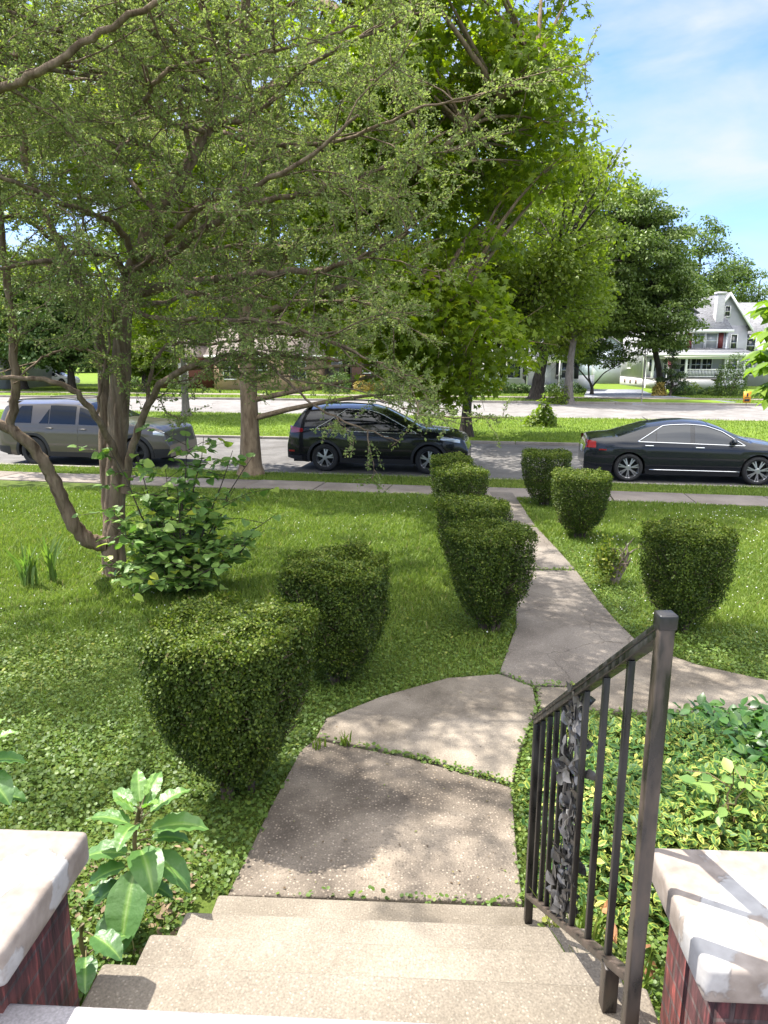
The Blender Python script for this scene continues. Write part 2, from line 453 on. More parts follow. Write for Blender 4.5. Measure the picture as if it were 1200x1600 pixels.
def strip(name, w0, w1, z, mat, u0=-160, u1=160, n=40):
    g = np.array([[ST(u, w, z) for w in (w0, w1)] for u in np.linspace(u0, u1, n)])
    return tag(MB().grid(g).build(name, mat), kind='structure')
strip("service_road", 16.7, 24.4, 0.0, M_road)
strip("main_road", 34.4, 46.25, 0.0, M_main)
def kerb(name, w0, w1, zt):
    b = MB()
    for k in range(-40, 40):
        p = [ST(k*3.0+0.01, w0), ST(k*3.0+2.99, w0), ST(k*3.0+2.99, w1), ST(k*3.0+0.01, w1)]
        b.prism([q[:2] for q in p], -0.1, zt)
    tag(b.build(name, M_kerb, bevel=0.012), kind='structure')
kerb("near_kerb", 16.60, 16.74, 0.115)
kerb("median_kerb", 24.37, 24.52, 0.09)
kerb("median_far_kerb", 34.27, 34.42, 0.11)
kerb("far_kerb", 46.22, 46.38, 0.14)

# the sidewalk: separate slabs with open joints
b = MB()
for k in range(-26, 22):
    u0 = k*1.5 + 0.4
    if -15.3 < u0 < -12.2 and False: continue
    p = [ST(u0+0.012, 13.92), ST(u0+1.488, 13.92), ST(u0+1.488, 15.04), ST(u0+0.012, 15.04)]
    zz = 0.02*rng.random()
    b.prism([q[:2] for q in p], 0.05, [0.215+zz*0.6, 0.215+zz*0.6, 0.19+zz, 0.19+zz])
tag(b.build("sidewalk", M_sidew, bevel=0.008), kind='structure')
strip("far_sidewalk", 49.6, 51.2, 0.165, M_sidew)

# front walk slabs, each a tilted sheet with thickness
def slab(name, pix, mat, lift=0.035):
    pts = [G(*q) for q in pix]
    c = np.mean(pts, axis=0)
    b = MB().prism([(q[0]-c[0], q[1]-c[1]) for q in pts], [q[2]-0.12-c[2] for q in pts], [q[2]+lift-c[2] for q in pts])
    o = b.build(name, mat, loc=c, bevel=0.008)
    return tag(o, kind='structure')
SLABS = []
def addslab(name, pix, mat, lift=0.035):
    SLABS.append([G(*q)[:2] for q in pix]); return slab(name, pix, mat, lift)
addslab("front_walk", [(356, 1408), (816, 1420), (806, 1330), (799, 1238), (640, 1192), (492, 1163), (470, 1180), (420, 1275), (380, 1360)], M_walk)
addslab("front_walk", [(494, 1160), (642, 1189), (800, 1233), (812, 1180), (838, 1112), (832, 1080), (779, 1060), (700, 1066), (600, 1094), (510, 1130)], M_walk2, 0.04)
addslab("front_walk", [(780, 1056), (834, 1076), (905, 1078), (975, 1035), (1000, 1012), (960, 972), (935, 942), (900, 895), (806, 895), (806, 985)], M_path)
addslab("front_walk", [(806, 892), (898, 892), (868, 858), (838, 826), (795, 826), (800, 860)], M_path, 0.03)
addslab("front_walk", [(795, 824), (836, 824), (815, 792), (800, 771), (765, 771), (785, 800)], M_path, 0.03)
addslab("cross_path", [(838, 1080), (842, 1112), (1020, 1120), (1210, 1115), (1330, 1150), (1330, 1090), (1210, 1072), (1090, 1045), (1003, 1015), (978, 1037), (908, 1081)], M_walk2, 0.038)

# driveway of the grey house
DRIVE = [G(*q)[:2] for q in [(918, 608.5), (1000, 609), (1014, 614.5), (1060, 620.5), (1150, 628.5), (1150, 633.5), (1050, 633), (960, 628), (912, 620)]]
dc = np.mean(DRIVE, axis=0)
tag(MB().prism([(q[0], q[1]) for q in DRIVE], -0.05, [float(gz(q[0], q[1]))+0.03 for q in DRIVE]).build("driveway", M_drive), kind='structure')

# ------------------------------------------------------------------ porch edge and steps
YAW = math.radians(-3.0)
def R2(x, y, a=YAW): return (x*math.cos(a) - y*math.sin(a), x*math.sin(a) + y*math.cos(a))
M_porchpaint = concrete_mat("porch_paint", (0.30, 0.28, 0.29), 0.25, 30, (0.5, 0.48, 0.46), 0.4, 0.3)
SX0, SX1 = -0.915, 0.645
steps = thing("front_steps", "four speckled tan concrete steps from the porch down to the walk", "steps", (0, 0, 0), YAW)
Y0, TR, RI, ZP = 1.445, 0.315, 0.19, 1.33
for i_ in range(4):
    zt = ZP - RI*(i_+1)
    x0 = SX0 - 0.03 + 0.012*i_ + (0.0 if i_ < 3 else 0.02)
    b = MB().bbox(x0, SX1 + 0.03, Y0 + TR*i_ - (0.02 if i_ else 0.0), Y0 + TR*(i_+1), zt - 0.19 if i_ < 3 else zt-0.12, zt)
    b.bbox(x0+0.02, SX1+0.01, Y0-0.1 + TR*i_, Y0 + TR*(i_+1) - 0.025, 0.3, zt - 0.193 if i_ < 3 else zt-0.123)
    b.build("step", M_step, steps, bevel=0.014)
porch = thing("porch_floor", "grey painted porch floor edge with worn white patches above the steps", "porch", (0, 0, 0), YAW)
MB().bbox(-2.2, 2.2, -1.6, Y0, ZP-0.16, ZP).build("floor_slab", M_porchpaint, porch, bevel=0.015)

# ------------------------------------------------------------------ brick piers with painted caps
def brick_mat():
    m, n, l = new_mat("red_brick")
    out = n.new("ShaderNodeOutputMaterial"); b = n.new("ShaderNodeBsdfPrincipled")
    b.inputs["Roughness"].default_value = 0.75
    tc = n.new("ShaderNodeTexCoord"); sep = n.new("ShaderNodeSeparateXYZ"); l.new(tc.outputs["Object"], sep.inputs[0])
    ad = n.new("ShaderNodeMath"); ad.operation = 'ADD'; l.new(sep.outputs[0], ad.inputs[0]); l.new(sep.outputs[1], ad.inputs[1])
    cb = n.new("ShaderNodeCombineXYZ"); l.new(ad.outputs[0], cb.inputs[0]); l.new(sep.outputs[2], cb.inputs[1])
    br = n.new("ShaderNodeTexBrick"); br.inputs["Scale"].default_value = 1.0
    br.inputs["Brick Width"].default_value = 0.205; br.inputs["Row Height"].default_value = 0.068; br.inputs["Mortar Size"].default_value = 0.006
    br.inputs["Color1"].default_value = (0.095, 0.024, 0.02, 1); br.inputs["Color2"].default_value = (0.05, 0.014, 0.015, 1)
    br.inputs["Mortar"].default_value = (0.065, 0.04, 0.038, 1)
    l.new(cb.outputs[0], br.inputs["Vector"])
    # vertical combed face of the bricks
    mp = n.new("ShaderNodeMapping"); mp.inputs["Scale"].default_value = (60, 60, 9); l.new(tc.outputs["Object"], mp.inputs[0])
    no = n.new("ShaderNodeTexNoise"); no.inputs["Scale"].default_value = 1.0; no.inputs["Detail"].default_value = 5; l.new(mp.outputs[0], no.inputs["Vector"])
    r = ramp_node(n, [(0.35, (0.35, 0.35, 0.35)), (0.6, (1.1, 1.1, 1.1)), (0.72, (2.6, 2.2, 2.1))]); l.new(no.outputs["Fac"], r.inputs["Fac"])
    mu = n.new("ShaderNodeMixRGB"); mu.blend_type = 'MULTIPLY'; mu.inputs["Fac"].default_value = 1
    l.new(br.outputs["Color"], mu.inputs["Color1"]); l.new(r.outputs["Color"], mu.inputs["Color2"]); l.new(mu.outputs[0], b.inputs["Base Color"])
    mm = n.new("ShaderNodeMath"); mm.operation = 'SUBTRACT'; l.new(no.outputs["Fac"], mm.inputs[0]); l.new(br.outputs["Fac"], mm.inputs[1])
    bu = n.new("ShaderNodeBump"); bu.inputs["Strength"].default_value = 0.9; bu.inputs["Distance"].default_value = 0.008
    l.new(mm.outputs[0], bu.inputs["Height"]); l.new(bu.outputs[0], b.inputs["Normal"]); l.new(b.outputs[0], out.inputs[0])
    return m
def cap_mat():
    """old paint flaking off a concrete cap"""
    m, n, l = new_mat("flaking_cap_paint")
    out = n.new("ShaderNodeOutputMaterial"); b = n.new("ShaderNodeBsdfPrincipled"); b.inputs["Roughness"].default_value = 0.7
    tc = n.new("ShaderNodeTexCoord")
    a = n.new("ShaderNodeTexNoise"); a.inputs["Scale"].default_value = 4.5; a.inputs["Detail"].default_value = 5; a.inputs["Roughness"].default_value = 0.5; a.inputs["Distortion"].default_value = 0.25
    c = n.new("ShaderNodeTexNoise"); c.inputs["Scale"].default_value = 22; c.inputs["Detail"].default_value = 6
    l.new(tc.outputs["Object"], a.inputs[0]); l.new(tc.outputs["Object"], c.inputs[0])
    ra = ramp_node(n, [(0.475, (0, 0, 0)), (0.49, (1, 1, 1))]); l.new(a.outputs["Fac"], ra.inputs[0])
    rp = ramp_node(n, [(0.3, (0.26, 0.25, 0.242)), (0.7, (0.35, 0.338, 0.33))]); l.new(c.outputs["Fac"], rp.inputs[0])
    rc = ramp_node(n, [(0.3, (0.17, 0.138, 0.115)), (0.7, (0.27, 0.23, 0.20))]); l.new(c.outputs["Fac"], rc.inputs[0])
    mx = n.new("ShaderNodeMixRGB"); l.new(ra.outputs[0], mx.inputs[0]); l.new(rp.outputs[0], mx.inputs[1]); l.new(rc.outputs[0], mx.inputs[2])
    rk = ramp_node(n, [(0.463, (1, 1, 1)), (0.478, (0.82, 0.8, 0.78)), (0.495, (1, 1, 1))]); l.new(a.outputs["Fac"], rk.inputs[0])
    mu = n.new("ShaderNodeMixRGB"); mu.blend_type = 'MULTIPLY'; mu.inputs[0].default_value = 1
    l.new(mx.outputs[0], mu.inputs[1]); l.new(rk.outputs[0], mu.inputs[2]); l.new(mu.outputs[0], b.inputs["Base Color"])
    bu = n.new("ShaderNodeBump"); bu.inputs["Strength"].default_value = 0.5; bu.inputs["Distance"].default_value = 0.004
    sb = n.new("ShaderNodeMath"); sb.operation = 'SUBTRACT'; l.new(c.outputs["Fac"], sb.inputs[0]); l.new(ra.outputs[0], sb.inputs[1])
    l.new(sb.outputs[0], bu.inputs["Height"]); l.new(bu.outputs[0], b.inputs["Normal"]); l.new(b.outputs[0], out.inputs[0])
    return m
M_brick, M_cap = brick_mat(), cap_mat()
def pier(cx, cy, label, wx, wy, zc):
    t = thing("brick_pier", label, "pier", (cx, cy, 0), YAW, "brick piers beside the steps")
    o = MB().bbox(-wx/2, wx/2, -wy/2, wy/2, -0.05, 0.05).build("stone_cap", M_cap, t, bevel=0.016, loc=(0, 0, zc-0.05))
    o = MB().bbox(-wx/2+0.055, wx/2-0.055, -wy/2+0.055, wy/2-0.055, 0.2, zc-0.10).build("brick_shaft", M_brick, t)
    return t
pier(-1.135, 1.64, "dark red brick pier with flaking white cap beside the large pokeweed", 0.50, 0.45, 1.56)
pier(1.0, 1.56, "dark red brick pier with flaking white cap beside the handrail and variegated shrubs", 0.50, 0.42, 1.56)

# ------------------------------------------------------------------ wrought iron handrail
def iron_mat(name, lo, hi):
    m, n, l = new_mat(name)
    out = n.new("ShaderNodeOutputMaterial"); b = n.new("ShaderNodeBsdfPrincipled")
    tc = n.new("ShaderNodeTexCoord"); mp = n.new("ShaderNodeMapping"); mp.inputs["Scale"].default_value = (1, 1, 0.3); l.new(tc.outputs["Object"], mp.inputs[0])
    no = n.new("ShaderNodeTexNoise"); no.inputs["Scale"].default_value = 26; no.inputs["Detail"].default_value = 7; l.new(mp.outputs[0], no.inputs[0])
    r = ramp_node(n, [(0.4, lo), (0.62, hi)]); l.new(no.outputs["Fac"], r.inputs[0]); l.new(r.outputs[0], b.inputs["Base Color"])
    b.inputs["Roughness"].default_value = 0.32; b.inputs["Specular IOR Level"].default_value = 0.6
    rr = ramp_node(n, [(0.4, (0.25,)*3), (0.65, (0.6,)*3)]); l.new(no.outputs["Fac"], rr.inputs[0]); l.new(rr.outputs[0], b.inputs["Roughness"])
    bu = n.new("ShaderNodeBump"); bu.inputs["Strength"].default_value = 0.12; l.new(no.outputs["Fac"], bu.inputs["Height"]); l.new(bu.outputs[0], b.inputs["Normal"])
    l.new(b.outputs[0], out.inputs[0]); return m
M_iron = iron_mat("black_iron", (0.007, 0.007, 0.007), (0.018, 0.016, 0.015))
M_ironworn = iron_mat("worn_iron", (0.014, 0.012, 0.011), (0.065, 0.047, 0.036))
M_ironlight = iron_mat("grey_iron", (0.035, 0.034, 0.034), (0.085, 0.08, 0.078))
LP, UP = np.array([0.615, 2.59]), np.array([0.63, 1.50])
ZLt, ZLb, ZUt, ZUb = 1.515, 0.70, 2.335, 1.39
rail = thing("handrail", "black wrought iron handrail with leaf scroll panel along the right of the steps", "handrail", (0, 0, 0))
def rp(t, z_off=0, top=True):
    p = LP + (UP-LP)*t
    z = (ZLt + (ZUt-ZLt)*t) if top else (ZLb + (ZUb-ZLb)*t)
    return np.array([p[0], p[1], z + z_off])
def bar(b, p0, p1, w, h):
    """square bar from p0 to p1"""
    p0, p1 = np.array(p0, float), np.array(p1, float); d = p1-p0; L = np.linalg.norm(d); d /= L
    ref = np.array([0, 0, 1.]) if abs(d[2]) < 0.95 else np.array([0, 1., 0])
    x = np.cross(d, ref); x /= np.linalg.norm(x); z = np.cross(x, d)
    b.box((p0+p1)/2, (w, L, h), np.stack([x, d, z], 1))
b = MB(); bar(b, rp(0, -0.012), rp(1.0, -0.012), 0.036, 0.022); bar(b, rp(-0.012, 0.006), rp(1.0, 0.006), 0.042, 0.014)
b.build("top_rail", M_iron, rail, bevel=0.003)
b = MB(); bar(b, rp(0.01, 0, False), rp(0.99, 0, False), 0.034, 0.022); b.build("bottom_rail", M_ironworn, rail, bevel=0.003)
zb = ZP - RI*2
MB().bbox(UP[0]-0.018, UP[0]+0.018, UP[1]-0.018, UP[1]+0.018, ZP-RI, ZUt+0.02).build("post", M_ironworn, rail, bevel=0.005)
MB().bbox(UP[0]-0.021, UP[0]+0.021, UP[1]-0.021, UP[1]+0.021, ZUt+0.0, ZUt+0.035).build("post_cap", M_iron, rail, bevel=0.004)
MB().bbox(LP[0]-0.016, LP[0]+0.016, LP[1]-0.016, LP[1]+0.016, 0.56, ZLt-0.015).build("post", M_iron, rail, bevel=0.003)
p_ = rp(0.86, 0, False)
MB().bbox(p_[0]-0.02, p_[0]+0.02, p_[1]-0.02, p_[1]+0.02, ZP-RI*1, p_[2]-0.008).build("foot_post", M_ironworn, rail, bevel=0.003)
for t in (0.075, 0.165, 0.245, 0.325, 0.53, 0.68, 0.835):
    q0, q1 = rp(t, 0.012, False), rp(t, -0.022)
    MB().bbox(q0[0]-0.009, q0[0]+0.009, q0[1]-0.009, q0[1]+0.009, q0[2], q1[2]).build("baluster", M_iron, rail, bevel=0.002)
# the cast scroll panel: two stiles wrapped in cast leaves
b = MB(); r_ = np.random.default_rng(3)
tv = np.array([[0,0,0],[0.25,0.2,0.10],[0.42,0.55,0.12],[0.2,0.85,0.04],[0,1,-0.1],[-0.2,0.85,0.04],[-0.42,0.55,0.12],[-0.25,0.2,0.10],[0,0.5,-0.02]])
tf = HEART[1]
for t, ph in ((0.40, 0), (0.47, 1.6)):
    q0, q1 = rp(t, 0.012, False), rp(t, -0.022)
    n_ = 60
    s_ = np.linspace(0, 1, n_)
    mid = 0.022*np.sin(s_*14+ph)
    pts = np.stack([q0[0] + 0*s_, q0[1] + mid, q0[2] + (q1[2]-q0[2])*s_], -1)
    b.tube(pts, 0.008, 6)
    nl = 110; k = r_.integers(0, n_, nl)
    keep = np.ones(nl, bool)
    pos = pts[k] + r_.normal(size=(nl, 3))*[0.010, 0.024, 0.01]
    dr = r_.normal(size=(nl, 3))*[0.35, 0.9, 0.5] + [0, 0, 0.75]
    nm = r_.normal(size=(nl, 3))*[0.3, 0.4, 0.2] + np.where(r_.random(nl)[:, None] < 0.5, [[-1.0, -0.35, 0.2]], [[1.0, 0.3, 0.2]])
    for off in (0.0, 0.0035):
        b.inst(tv, tf, pos + off*np.array([1, 0, 0]), frames(dr, nm), r_.uniform(0.032, 0.058, nl), np.full(nl, 0.5))
b.build("leaf_scroll", M_ironlight, rail, smooth=True, sharp=50)
# ------------------------------------------------------------------ clipped boxwood shrubs along the walk
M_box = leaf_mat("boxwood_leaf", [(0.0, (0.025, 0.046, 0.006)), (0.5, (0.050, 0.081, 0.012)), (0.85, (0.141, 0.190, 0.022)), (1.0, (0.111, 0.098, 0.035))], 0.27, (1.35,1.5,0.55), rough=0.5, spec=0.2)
M_twig = simple("shrub_twig", (0.085, 0.06, 0.045), 0.9, var=0.4)
def superr(th, R, n=3.5):
    return R / (np.abs(np.cos(th))**n + np.abs(np.sin(th))**n)**(1/n)
def topiary(base, W, H, label, nleaf, ls, seed, taper=0.34, wob=0.03, tilt=0.0):
    r = np.random.default_rng(seed)
    t = thing("boxwood_shrub", label, "shrub", base, r.uniform(-0.5, 0.5), "clipped boxwood shrubs lining the front walk")
    R = W/2
    ph = r.uniform(0, 6.28, 6)
    def prof(h):
        q = taper + (1-taper)*(1-(1-np.clip(h, 0, 1))**3.0)
        return q * (1 - 0.025*np.clip((h-0.95)/0.05, 0, 1)**2)
    def bump(th, h):
        return 1 + wob*(np.sin(2*th+ph[0]+3*h)+np.sin(3*th+ph[1]-4*h)+0.7*np.sin(5*th+ph[2]+9*h)+0.6*np.sin(9*th+ph[3]+13*h))
    h0 = 0.10
    ns = int(nleaf*0.66); nt_ = int(nleaf*0.24); ni = nleaf-ns-nt_
    # sides
    hh = r.random(ns*2); hh = hh[r.random(ns*2) < prof(hh)*np.clip(0.35+hh*2.2, 0, 1)][:ns]; n1 = len(hh)
    th = r.uniform(0, 2*math.pi, n1)
    dep = np.abs(r.normal(size=n1))*0.06 - 0.02*(r.random(n1) < 0.25)
    rad = superr(th, R)*prof(hh)*bump(th, hh) - dep
    ps = np.stack([rad*np.cos(th), rad*np.sin(th), h0 + hh*(H-h0)], -1)
    out = np.stack([np.cos(th), np.sin(th), 0.35+0*th], -1)
    # top
    th2 = r.uniform(0, 2*math.pi, nt_); q = np.sqrt(r.random(nt_))
    rad2 = superr(th2, R)*0.97*bump(th2, 1.0)*q
    zt = H + 0.02*np.sin(rad2*9*np.cos(th2)+ph[4]) + 0.02*np.sin(rad2*11*np.sin(th2)+ph[5]) - 0.022*q**4 - np.abs(r.normal(size=nt_))*0.04 + 0.022*(r.random(nt_) < 0.2) + tilt*rad2*np.cos(th2)
    pt = np.stack([rad2*np.cos(th2), rad2*np.sin(th2), zt], -1)
    # inside
    hi = r.random(ni); thi = r.uniform(0, 6.28, ni); ri = superr(thi, R)*prof(hi)*np.sqrt(r.random(ni))*0.85
    pi_ = np.stack([ri*np.cos(thi), ri*np.sin(thi), h0+hi*(H-h0)], -1)
    pos = np.concatenate([ps, pt, pi_])
    up = np.concatenate([out, np.tile([0, 0, 1.0], (nt_, 1)), np.zeros((ni, 3))])
    lump = sum(np.sin(pos[:, 0]*f_*math.cos(a_) + pos[:, 1]*f_*math.sin(a_) + pos[:, 2]*f_*b_ + c_) for f_, a_, b_, c_ in zip(r.uniform(14, 42, 9), r.uniform(0, 6.28, 9), r.uniform(-.9, .9, 9), r.uniform(0, 6.28, 9)))/3.0
    keep = (lump > -0.62) | (r.random(len(pos)) < 0.25); pos, up, lump = pos[keep], up[keep], lump[keep]
    pos = pos*(1 + 0.018*lump[:, None])
    hue = np.clip(r.normal(0.42, 0.2, len(pos)) + 0.08*lump + 0.42*(pos[:, 2] > H-0.08)*r.random(len(pos)), 0, 0.92); hue[r.random(len(pos)) < 0.012] = 1.0  # top leaves get a brighter hue, standing in for sun on the tops
    sz = r.uniform(0.75, 1.25, len(pos))*ls; sz[-1:] *= 1.0
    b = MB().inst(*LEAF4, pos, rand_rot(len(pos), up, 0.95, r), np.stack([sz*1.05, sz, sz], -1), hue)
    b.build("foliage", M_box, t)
    b = MB()
    for k in range(9):
        a = r.uniform(0, 6.28); q = r.uniform(0.02, 0.09)
        e = np.array([math.cos(a)*R*r.uniform(.3, .8), math.sin(a)*R*r.uniform(.3, .8), H*r.uniform(.5, .85)])
        s_ = np.array([math.cos(a)*q, math.sin(a)*q, -0.05]); m_ = s_*0.5 + e*0.5 + [0, 0, -0.1] - [e[0]*.15, e[1]*.15, 0]
        b.tube([s_, s_*0.8+m_*0.2+[0, 0, 0.08], m_, e], [0.022, 0.02, 0.013, 0.005], 6)
    b.build("stem", M_twig, t, smooth=True)
    b = MB()
    for k in range(int(170 if nleaf > 15000 else 70)):
        a = r.uniform(0, 6.28); h = r.uniform(0.1, 0.9); rr_ = superr(np.array(a), R)*prof(np.array(h))
        e = np.array([math.cos(a)*rr_*1.0, math.sin(a)*rr_*1.0, h0+h*(H-h0)])
        s_ = e*[0.35, 0.35, 0.7] + [0, 0, 0.0]; e = e*[1.03, 1.03, 1.01]
        b.tube([s_, (s_+e)/2 + r.normal(size=3)*0.03, e], [0.006, 0.004, 0.002], 4, caps=False)
    b.build("twig", M_twig, t)
    return t
def gb(px, py): return G(px, py)
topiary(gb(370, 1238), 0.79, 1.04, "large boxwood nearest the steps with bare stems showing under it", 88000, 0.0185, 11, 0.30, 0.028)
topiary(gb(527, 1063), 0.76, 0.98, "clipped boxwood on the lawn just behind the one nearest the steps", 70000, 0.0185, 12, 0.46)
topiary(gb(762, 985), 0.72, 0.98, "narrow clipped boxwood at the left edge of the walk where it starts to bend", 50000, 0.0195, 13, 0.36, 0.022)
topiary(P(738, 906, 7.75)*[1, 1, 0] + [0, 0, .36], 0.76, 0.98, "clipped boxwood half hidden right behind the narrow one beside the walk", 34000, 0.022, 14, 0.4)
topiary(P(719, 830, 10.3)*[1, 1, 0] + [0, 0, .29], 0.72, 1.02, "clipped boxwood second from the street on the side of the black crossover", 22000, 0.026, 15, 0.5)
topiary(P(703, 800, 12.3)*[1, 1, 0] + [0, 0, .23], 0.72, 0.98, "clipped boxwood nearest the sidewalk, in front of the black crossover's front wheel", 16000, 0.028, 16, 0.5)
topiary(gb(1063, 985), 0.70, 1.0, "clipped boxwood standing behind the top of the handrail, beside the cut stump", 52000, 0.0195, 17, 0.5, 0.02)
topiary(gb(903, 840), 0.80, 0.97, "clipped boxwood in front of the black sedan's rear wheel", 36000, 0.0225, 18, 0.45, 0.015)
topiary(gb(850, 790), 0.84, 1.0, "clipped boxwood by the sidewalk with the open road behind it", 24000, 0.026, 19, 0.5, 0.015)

# ------------------------------------------------------------------ the cut stump with new shoots
c = G(958, 912)
M_bark_old = bark_mat("weathered_bark", (0.10, 0.075, 0.055), (0.30, 0.25, 0.20), 9, 0.2)
st = thing("shrub_stump", "cut shrub stump with bare stubs and a tuft of new yellow green leaves", "stump", c)
b = MB(); r_ = np.random.default_rng(5)
for k in range(9):
    a = r_.uniform(0, 6.28); L = r_.uniform(0.22, 0.42); lean = r_.uniform(0.1, 0.45)
    if k < 5: a = r_.uniform(-0.6, 0.8)
    e = np.array([math.cos(a)*lean*L*1.4, math.sin(a)*lean*L, L])
    b.tube([[e[0]*.1, e[1]*.1, -0.05], e*[.45, .5, .45], e*[0.8, 0.9, 0.8], e], [0.035, 0.028, 0.022, 0.016], 7)
    for q in range(2):
        e2 = e + r_.normal(size=3)*[0.07, 0.06, 0.03] + [0.02, 0, 0.06]
        b.tube([e*0.92, (e+e2)/2, e2], [0.012, 0.009, 0.005], 5)
b.build("stub", M_bark_old, st, smooth=True)
M_shoot = leaf_mat("new_shoot_leaf", [(0, (0.06, 0.10, 0.015)), (0.6, (0.13, 0.17, 0.02)), (1, (0.24, 0.24, 0.03))], 0.4)
n_ = 1100
pos = r_.normal(size=(n_, 3))*[0.075, 0.075, 0.10] + [-0.11, -0.05, 0.30]
MB().inst(*LEAF6, pos, rand_rot(n_, np.tile([0, 0, 0.5], (n_, 1)), 1, r_), r_.uniform(0.025, 0.045, n_), r_.random(n_)).build("shoots", M_shoot, st)

# ------------------------------------------------------------------ the old many-stemmed tree on the lawn
M_bark1 = bark_mat("peeling_bark", (0.075, 0.048, 0.032), (0.26, 0.195, 0.135), 5, 0.16, 0.9)
M_leaf1 = leaf_mat("small_grey_leaf", [(0, (0.133, 0.165, 0.064)), (0.5, (0.212, 0.262, 0.098)), (0.85, (0.292, 0.345, 0.123)), (1, (0.266, 0.279, 0.089))], 0.42, (1.3, 1.4, 0.8), 0.55, 0.15)
tb = G(178, 893)
yew = thing("old_tree", "old many-stemmed tree with peeling bark and fine grey green leaves on the lawn", "tree", tb)
tbv = np.array(tb)
class Limb: pass
bt = MB(); limbs = []
r_ = np.random.default_rng(21)
def limb(spec, r0, r1, seg=9, leafy=0.3):
    """spec: (photo x, photo y, distance) turned into a limb in space"""
    pts = np.array([P(*q) for q in spec]) - tbv
    n = max(6, 5*len(pts)); tt = np.linspace(0, len(pts)-1, n)
    # smooth through the joints
    q = np.stack([np.interp(tt, np.arange(len(pts)), pts[:, k]) for k in range(3)], -1)
    for _ in range(2): q[1:-1] = 0.25*q[:-2]+0.5*q[1:-1]+0.25*q[2:]
    q[1:-1] += r_.normal(size=q[1:-1].shape)*0.009
    rr = np.linspace(r0, r1, n)*(0.82 if r0 < 0.072 and spec[0][1] < 800 else 1)*(1+0.025*r_.normal(size=n))
    bt.tube(q, rr, seg)
    limbs.append((q, leafy))
    return q
trunk = limb([(180, 905, 8.1), (176, 860, 8.1), (178, 800, 8.1), (183, 700, 8.1), (187, 600, 8.1), (192, 500, 8.1), (204, 430, 8.1), (240, 345, 8.15), (280, 285, 8.2), (322, 205, 8.3), (355, 150, 8.4), (380, 60, 8.4), (390, -60, 8.3), (390, -160, 8.2)], 0.128, 0.035, 14, 0.5)
# flutes of the old trunk
for dx, dy, r0 in ((-7, 0.02, 0.07), (8, -0.04, 0.065), (1, -0.075, 0.068)):
    limb([(178+dx*1.5, 905, 8.1+dy), (178+dx, 800, 8.1+dy), (184+dx, 680, 8.1+dy), (188+dx*.9, 560, 8.1+dy), (196+dx*.7, 460, 8.1+dy)], r0, r0*0.8, 9, 0)
limb([(178, 850, 8.1), (165, 760, 8.15), (163, 640, 8.25), (160, 560, 8.3), (150, 505, 8.35), (128, 450, 8.4), (100, 390, 8.5), (65, 330, 8.6), (40, 260, 8.7), (30, 150, 8.8), (20, 0, 8.9)], 0.072, 0.035, 10, 0.55)
limb([(170, 850, 8.05), (140, 848, 8.0), (112, 818, 7.9), (90, 760, 7.8), (62, 712, 7.7), (22, 672, 7.6), (-40, 648, 7.5), (-120, 630, 7.4), (-240, 585, 7.25), (-380, 500, 7.1), (-520, 380, 7.0)], 0.098, 0.018, 11, 0.3)
limb([(15, 668, 7.6), (24, 610, 7.55), (22, 520, 7.5), (8, 420, 7.45), (-5, 300, 7.4), (-20, 150, 7.4)], 0.06, 0.035, 9, 0.6)
limb([(193, 735, 7.95), (172, 690, 7.8), (150, 650, 7.6), (118, 610, 7.4), (80, 594, 7.3), (30, 590, 7.2), (-50, 588, 7.1), (-180, 560, 6.9), (-330, 500, 6.8)], 0.055, 0.012, 9, 0.2)
limb([(196, 770, 8.0), (205, 700, 7.9), (228, 640, 7.75), (252, 596, 7.6), (300, 572, 7.45), (350, 556, 7.35), (400, 552, 7.3), (470, 560, 7.25), (540, 562, 7.2)], 0.058, 0.02, 9, 0.45)
limb([(410, 556, 7.3), (440, 588, 7.2), (500, 640, 7.05), (560, 668, 6.95), (625, 690, 6.9)], 0.02, 0.007, 7, 0.25)
limb([(440, 588, 7.2), (500, 600, 7.2), (580, 615, 7.1), (640, 645, 7.1), (700, 652, 7.1)], 0.013, 0.005, 6, 0.35)
limb([(228, 640, 7.75), (238, 570, 7.9), (262, 535, 8.0), (330, 540, 8.1), (420, 520, 8.1), (520, 520, 8.0)], 0.028, 0.012, 7, 0.6)
limb([(205, 460, 8.1), (235, 455, 7.9), (290, 440, 7.6), (350, 436, 7.3), (410, 428, 7.1), (500, 424, 6.9), (560, 405, 6.8), (640, 362, 6.7)], 0.07, 0.016, 9, 0.8)
limb([(205, 440, 8.1), (260, 398, 7.9), (330, 350, 7.7), (400, 315, 7.5), (500, 300, 7.3), (600, 262, 7.2), (700, 205, 7.2)], 0.06, 0.014, 9, 0.8)
limb([(210, 425, 8.1), (240, 398, 7.6), (300, 330, 7.0), (380, 300, 6.5), (480, 250, 6.2), (560, 180, 6.0)], 0.05, 0.014, 9, 0.8)
limb([(200, 435, 8.1), (178, 398, 7.8), (135, 395, 7.4), (80, 405, 7.0), (0, 420, 6.6)], 0.05, 0.02, 9, 0.6)
limb([(215, 415, 8.0), (185, 350, 7.5), (130, 330, 7.0), (60, 300, 6.6), (-40, 260, 6.3)], 0.045, 0.018, 8, 0.7)
limb([(170, 560, 8.2), (110, 540, 7.9), (60, 560, 7.6), (20, 600, 7.4)], 0.025, 0.01, 7, 0.15)
limb([(150, 650, 7.6), (160, 600, 7.65), (180, 480, 7.6), (140, 390, 7.4), (125, 300, 7.2)], 0.02, 0.01, 7, 0.4)
limb([(-5, 300, 7.4), (-45, 245, 7.0), (-70, 190, 6.3), (-50, 160, 6.0), (0, 140, 5.9), (60, 115, 5.8), (110, 80, 5.8), (190, 32, 5.8), (260, -5, 5.8), (340, -40, 5.8)], 0.055, 0.02, 9, 0.85)
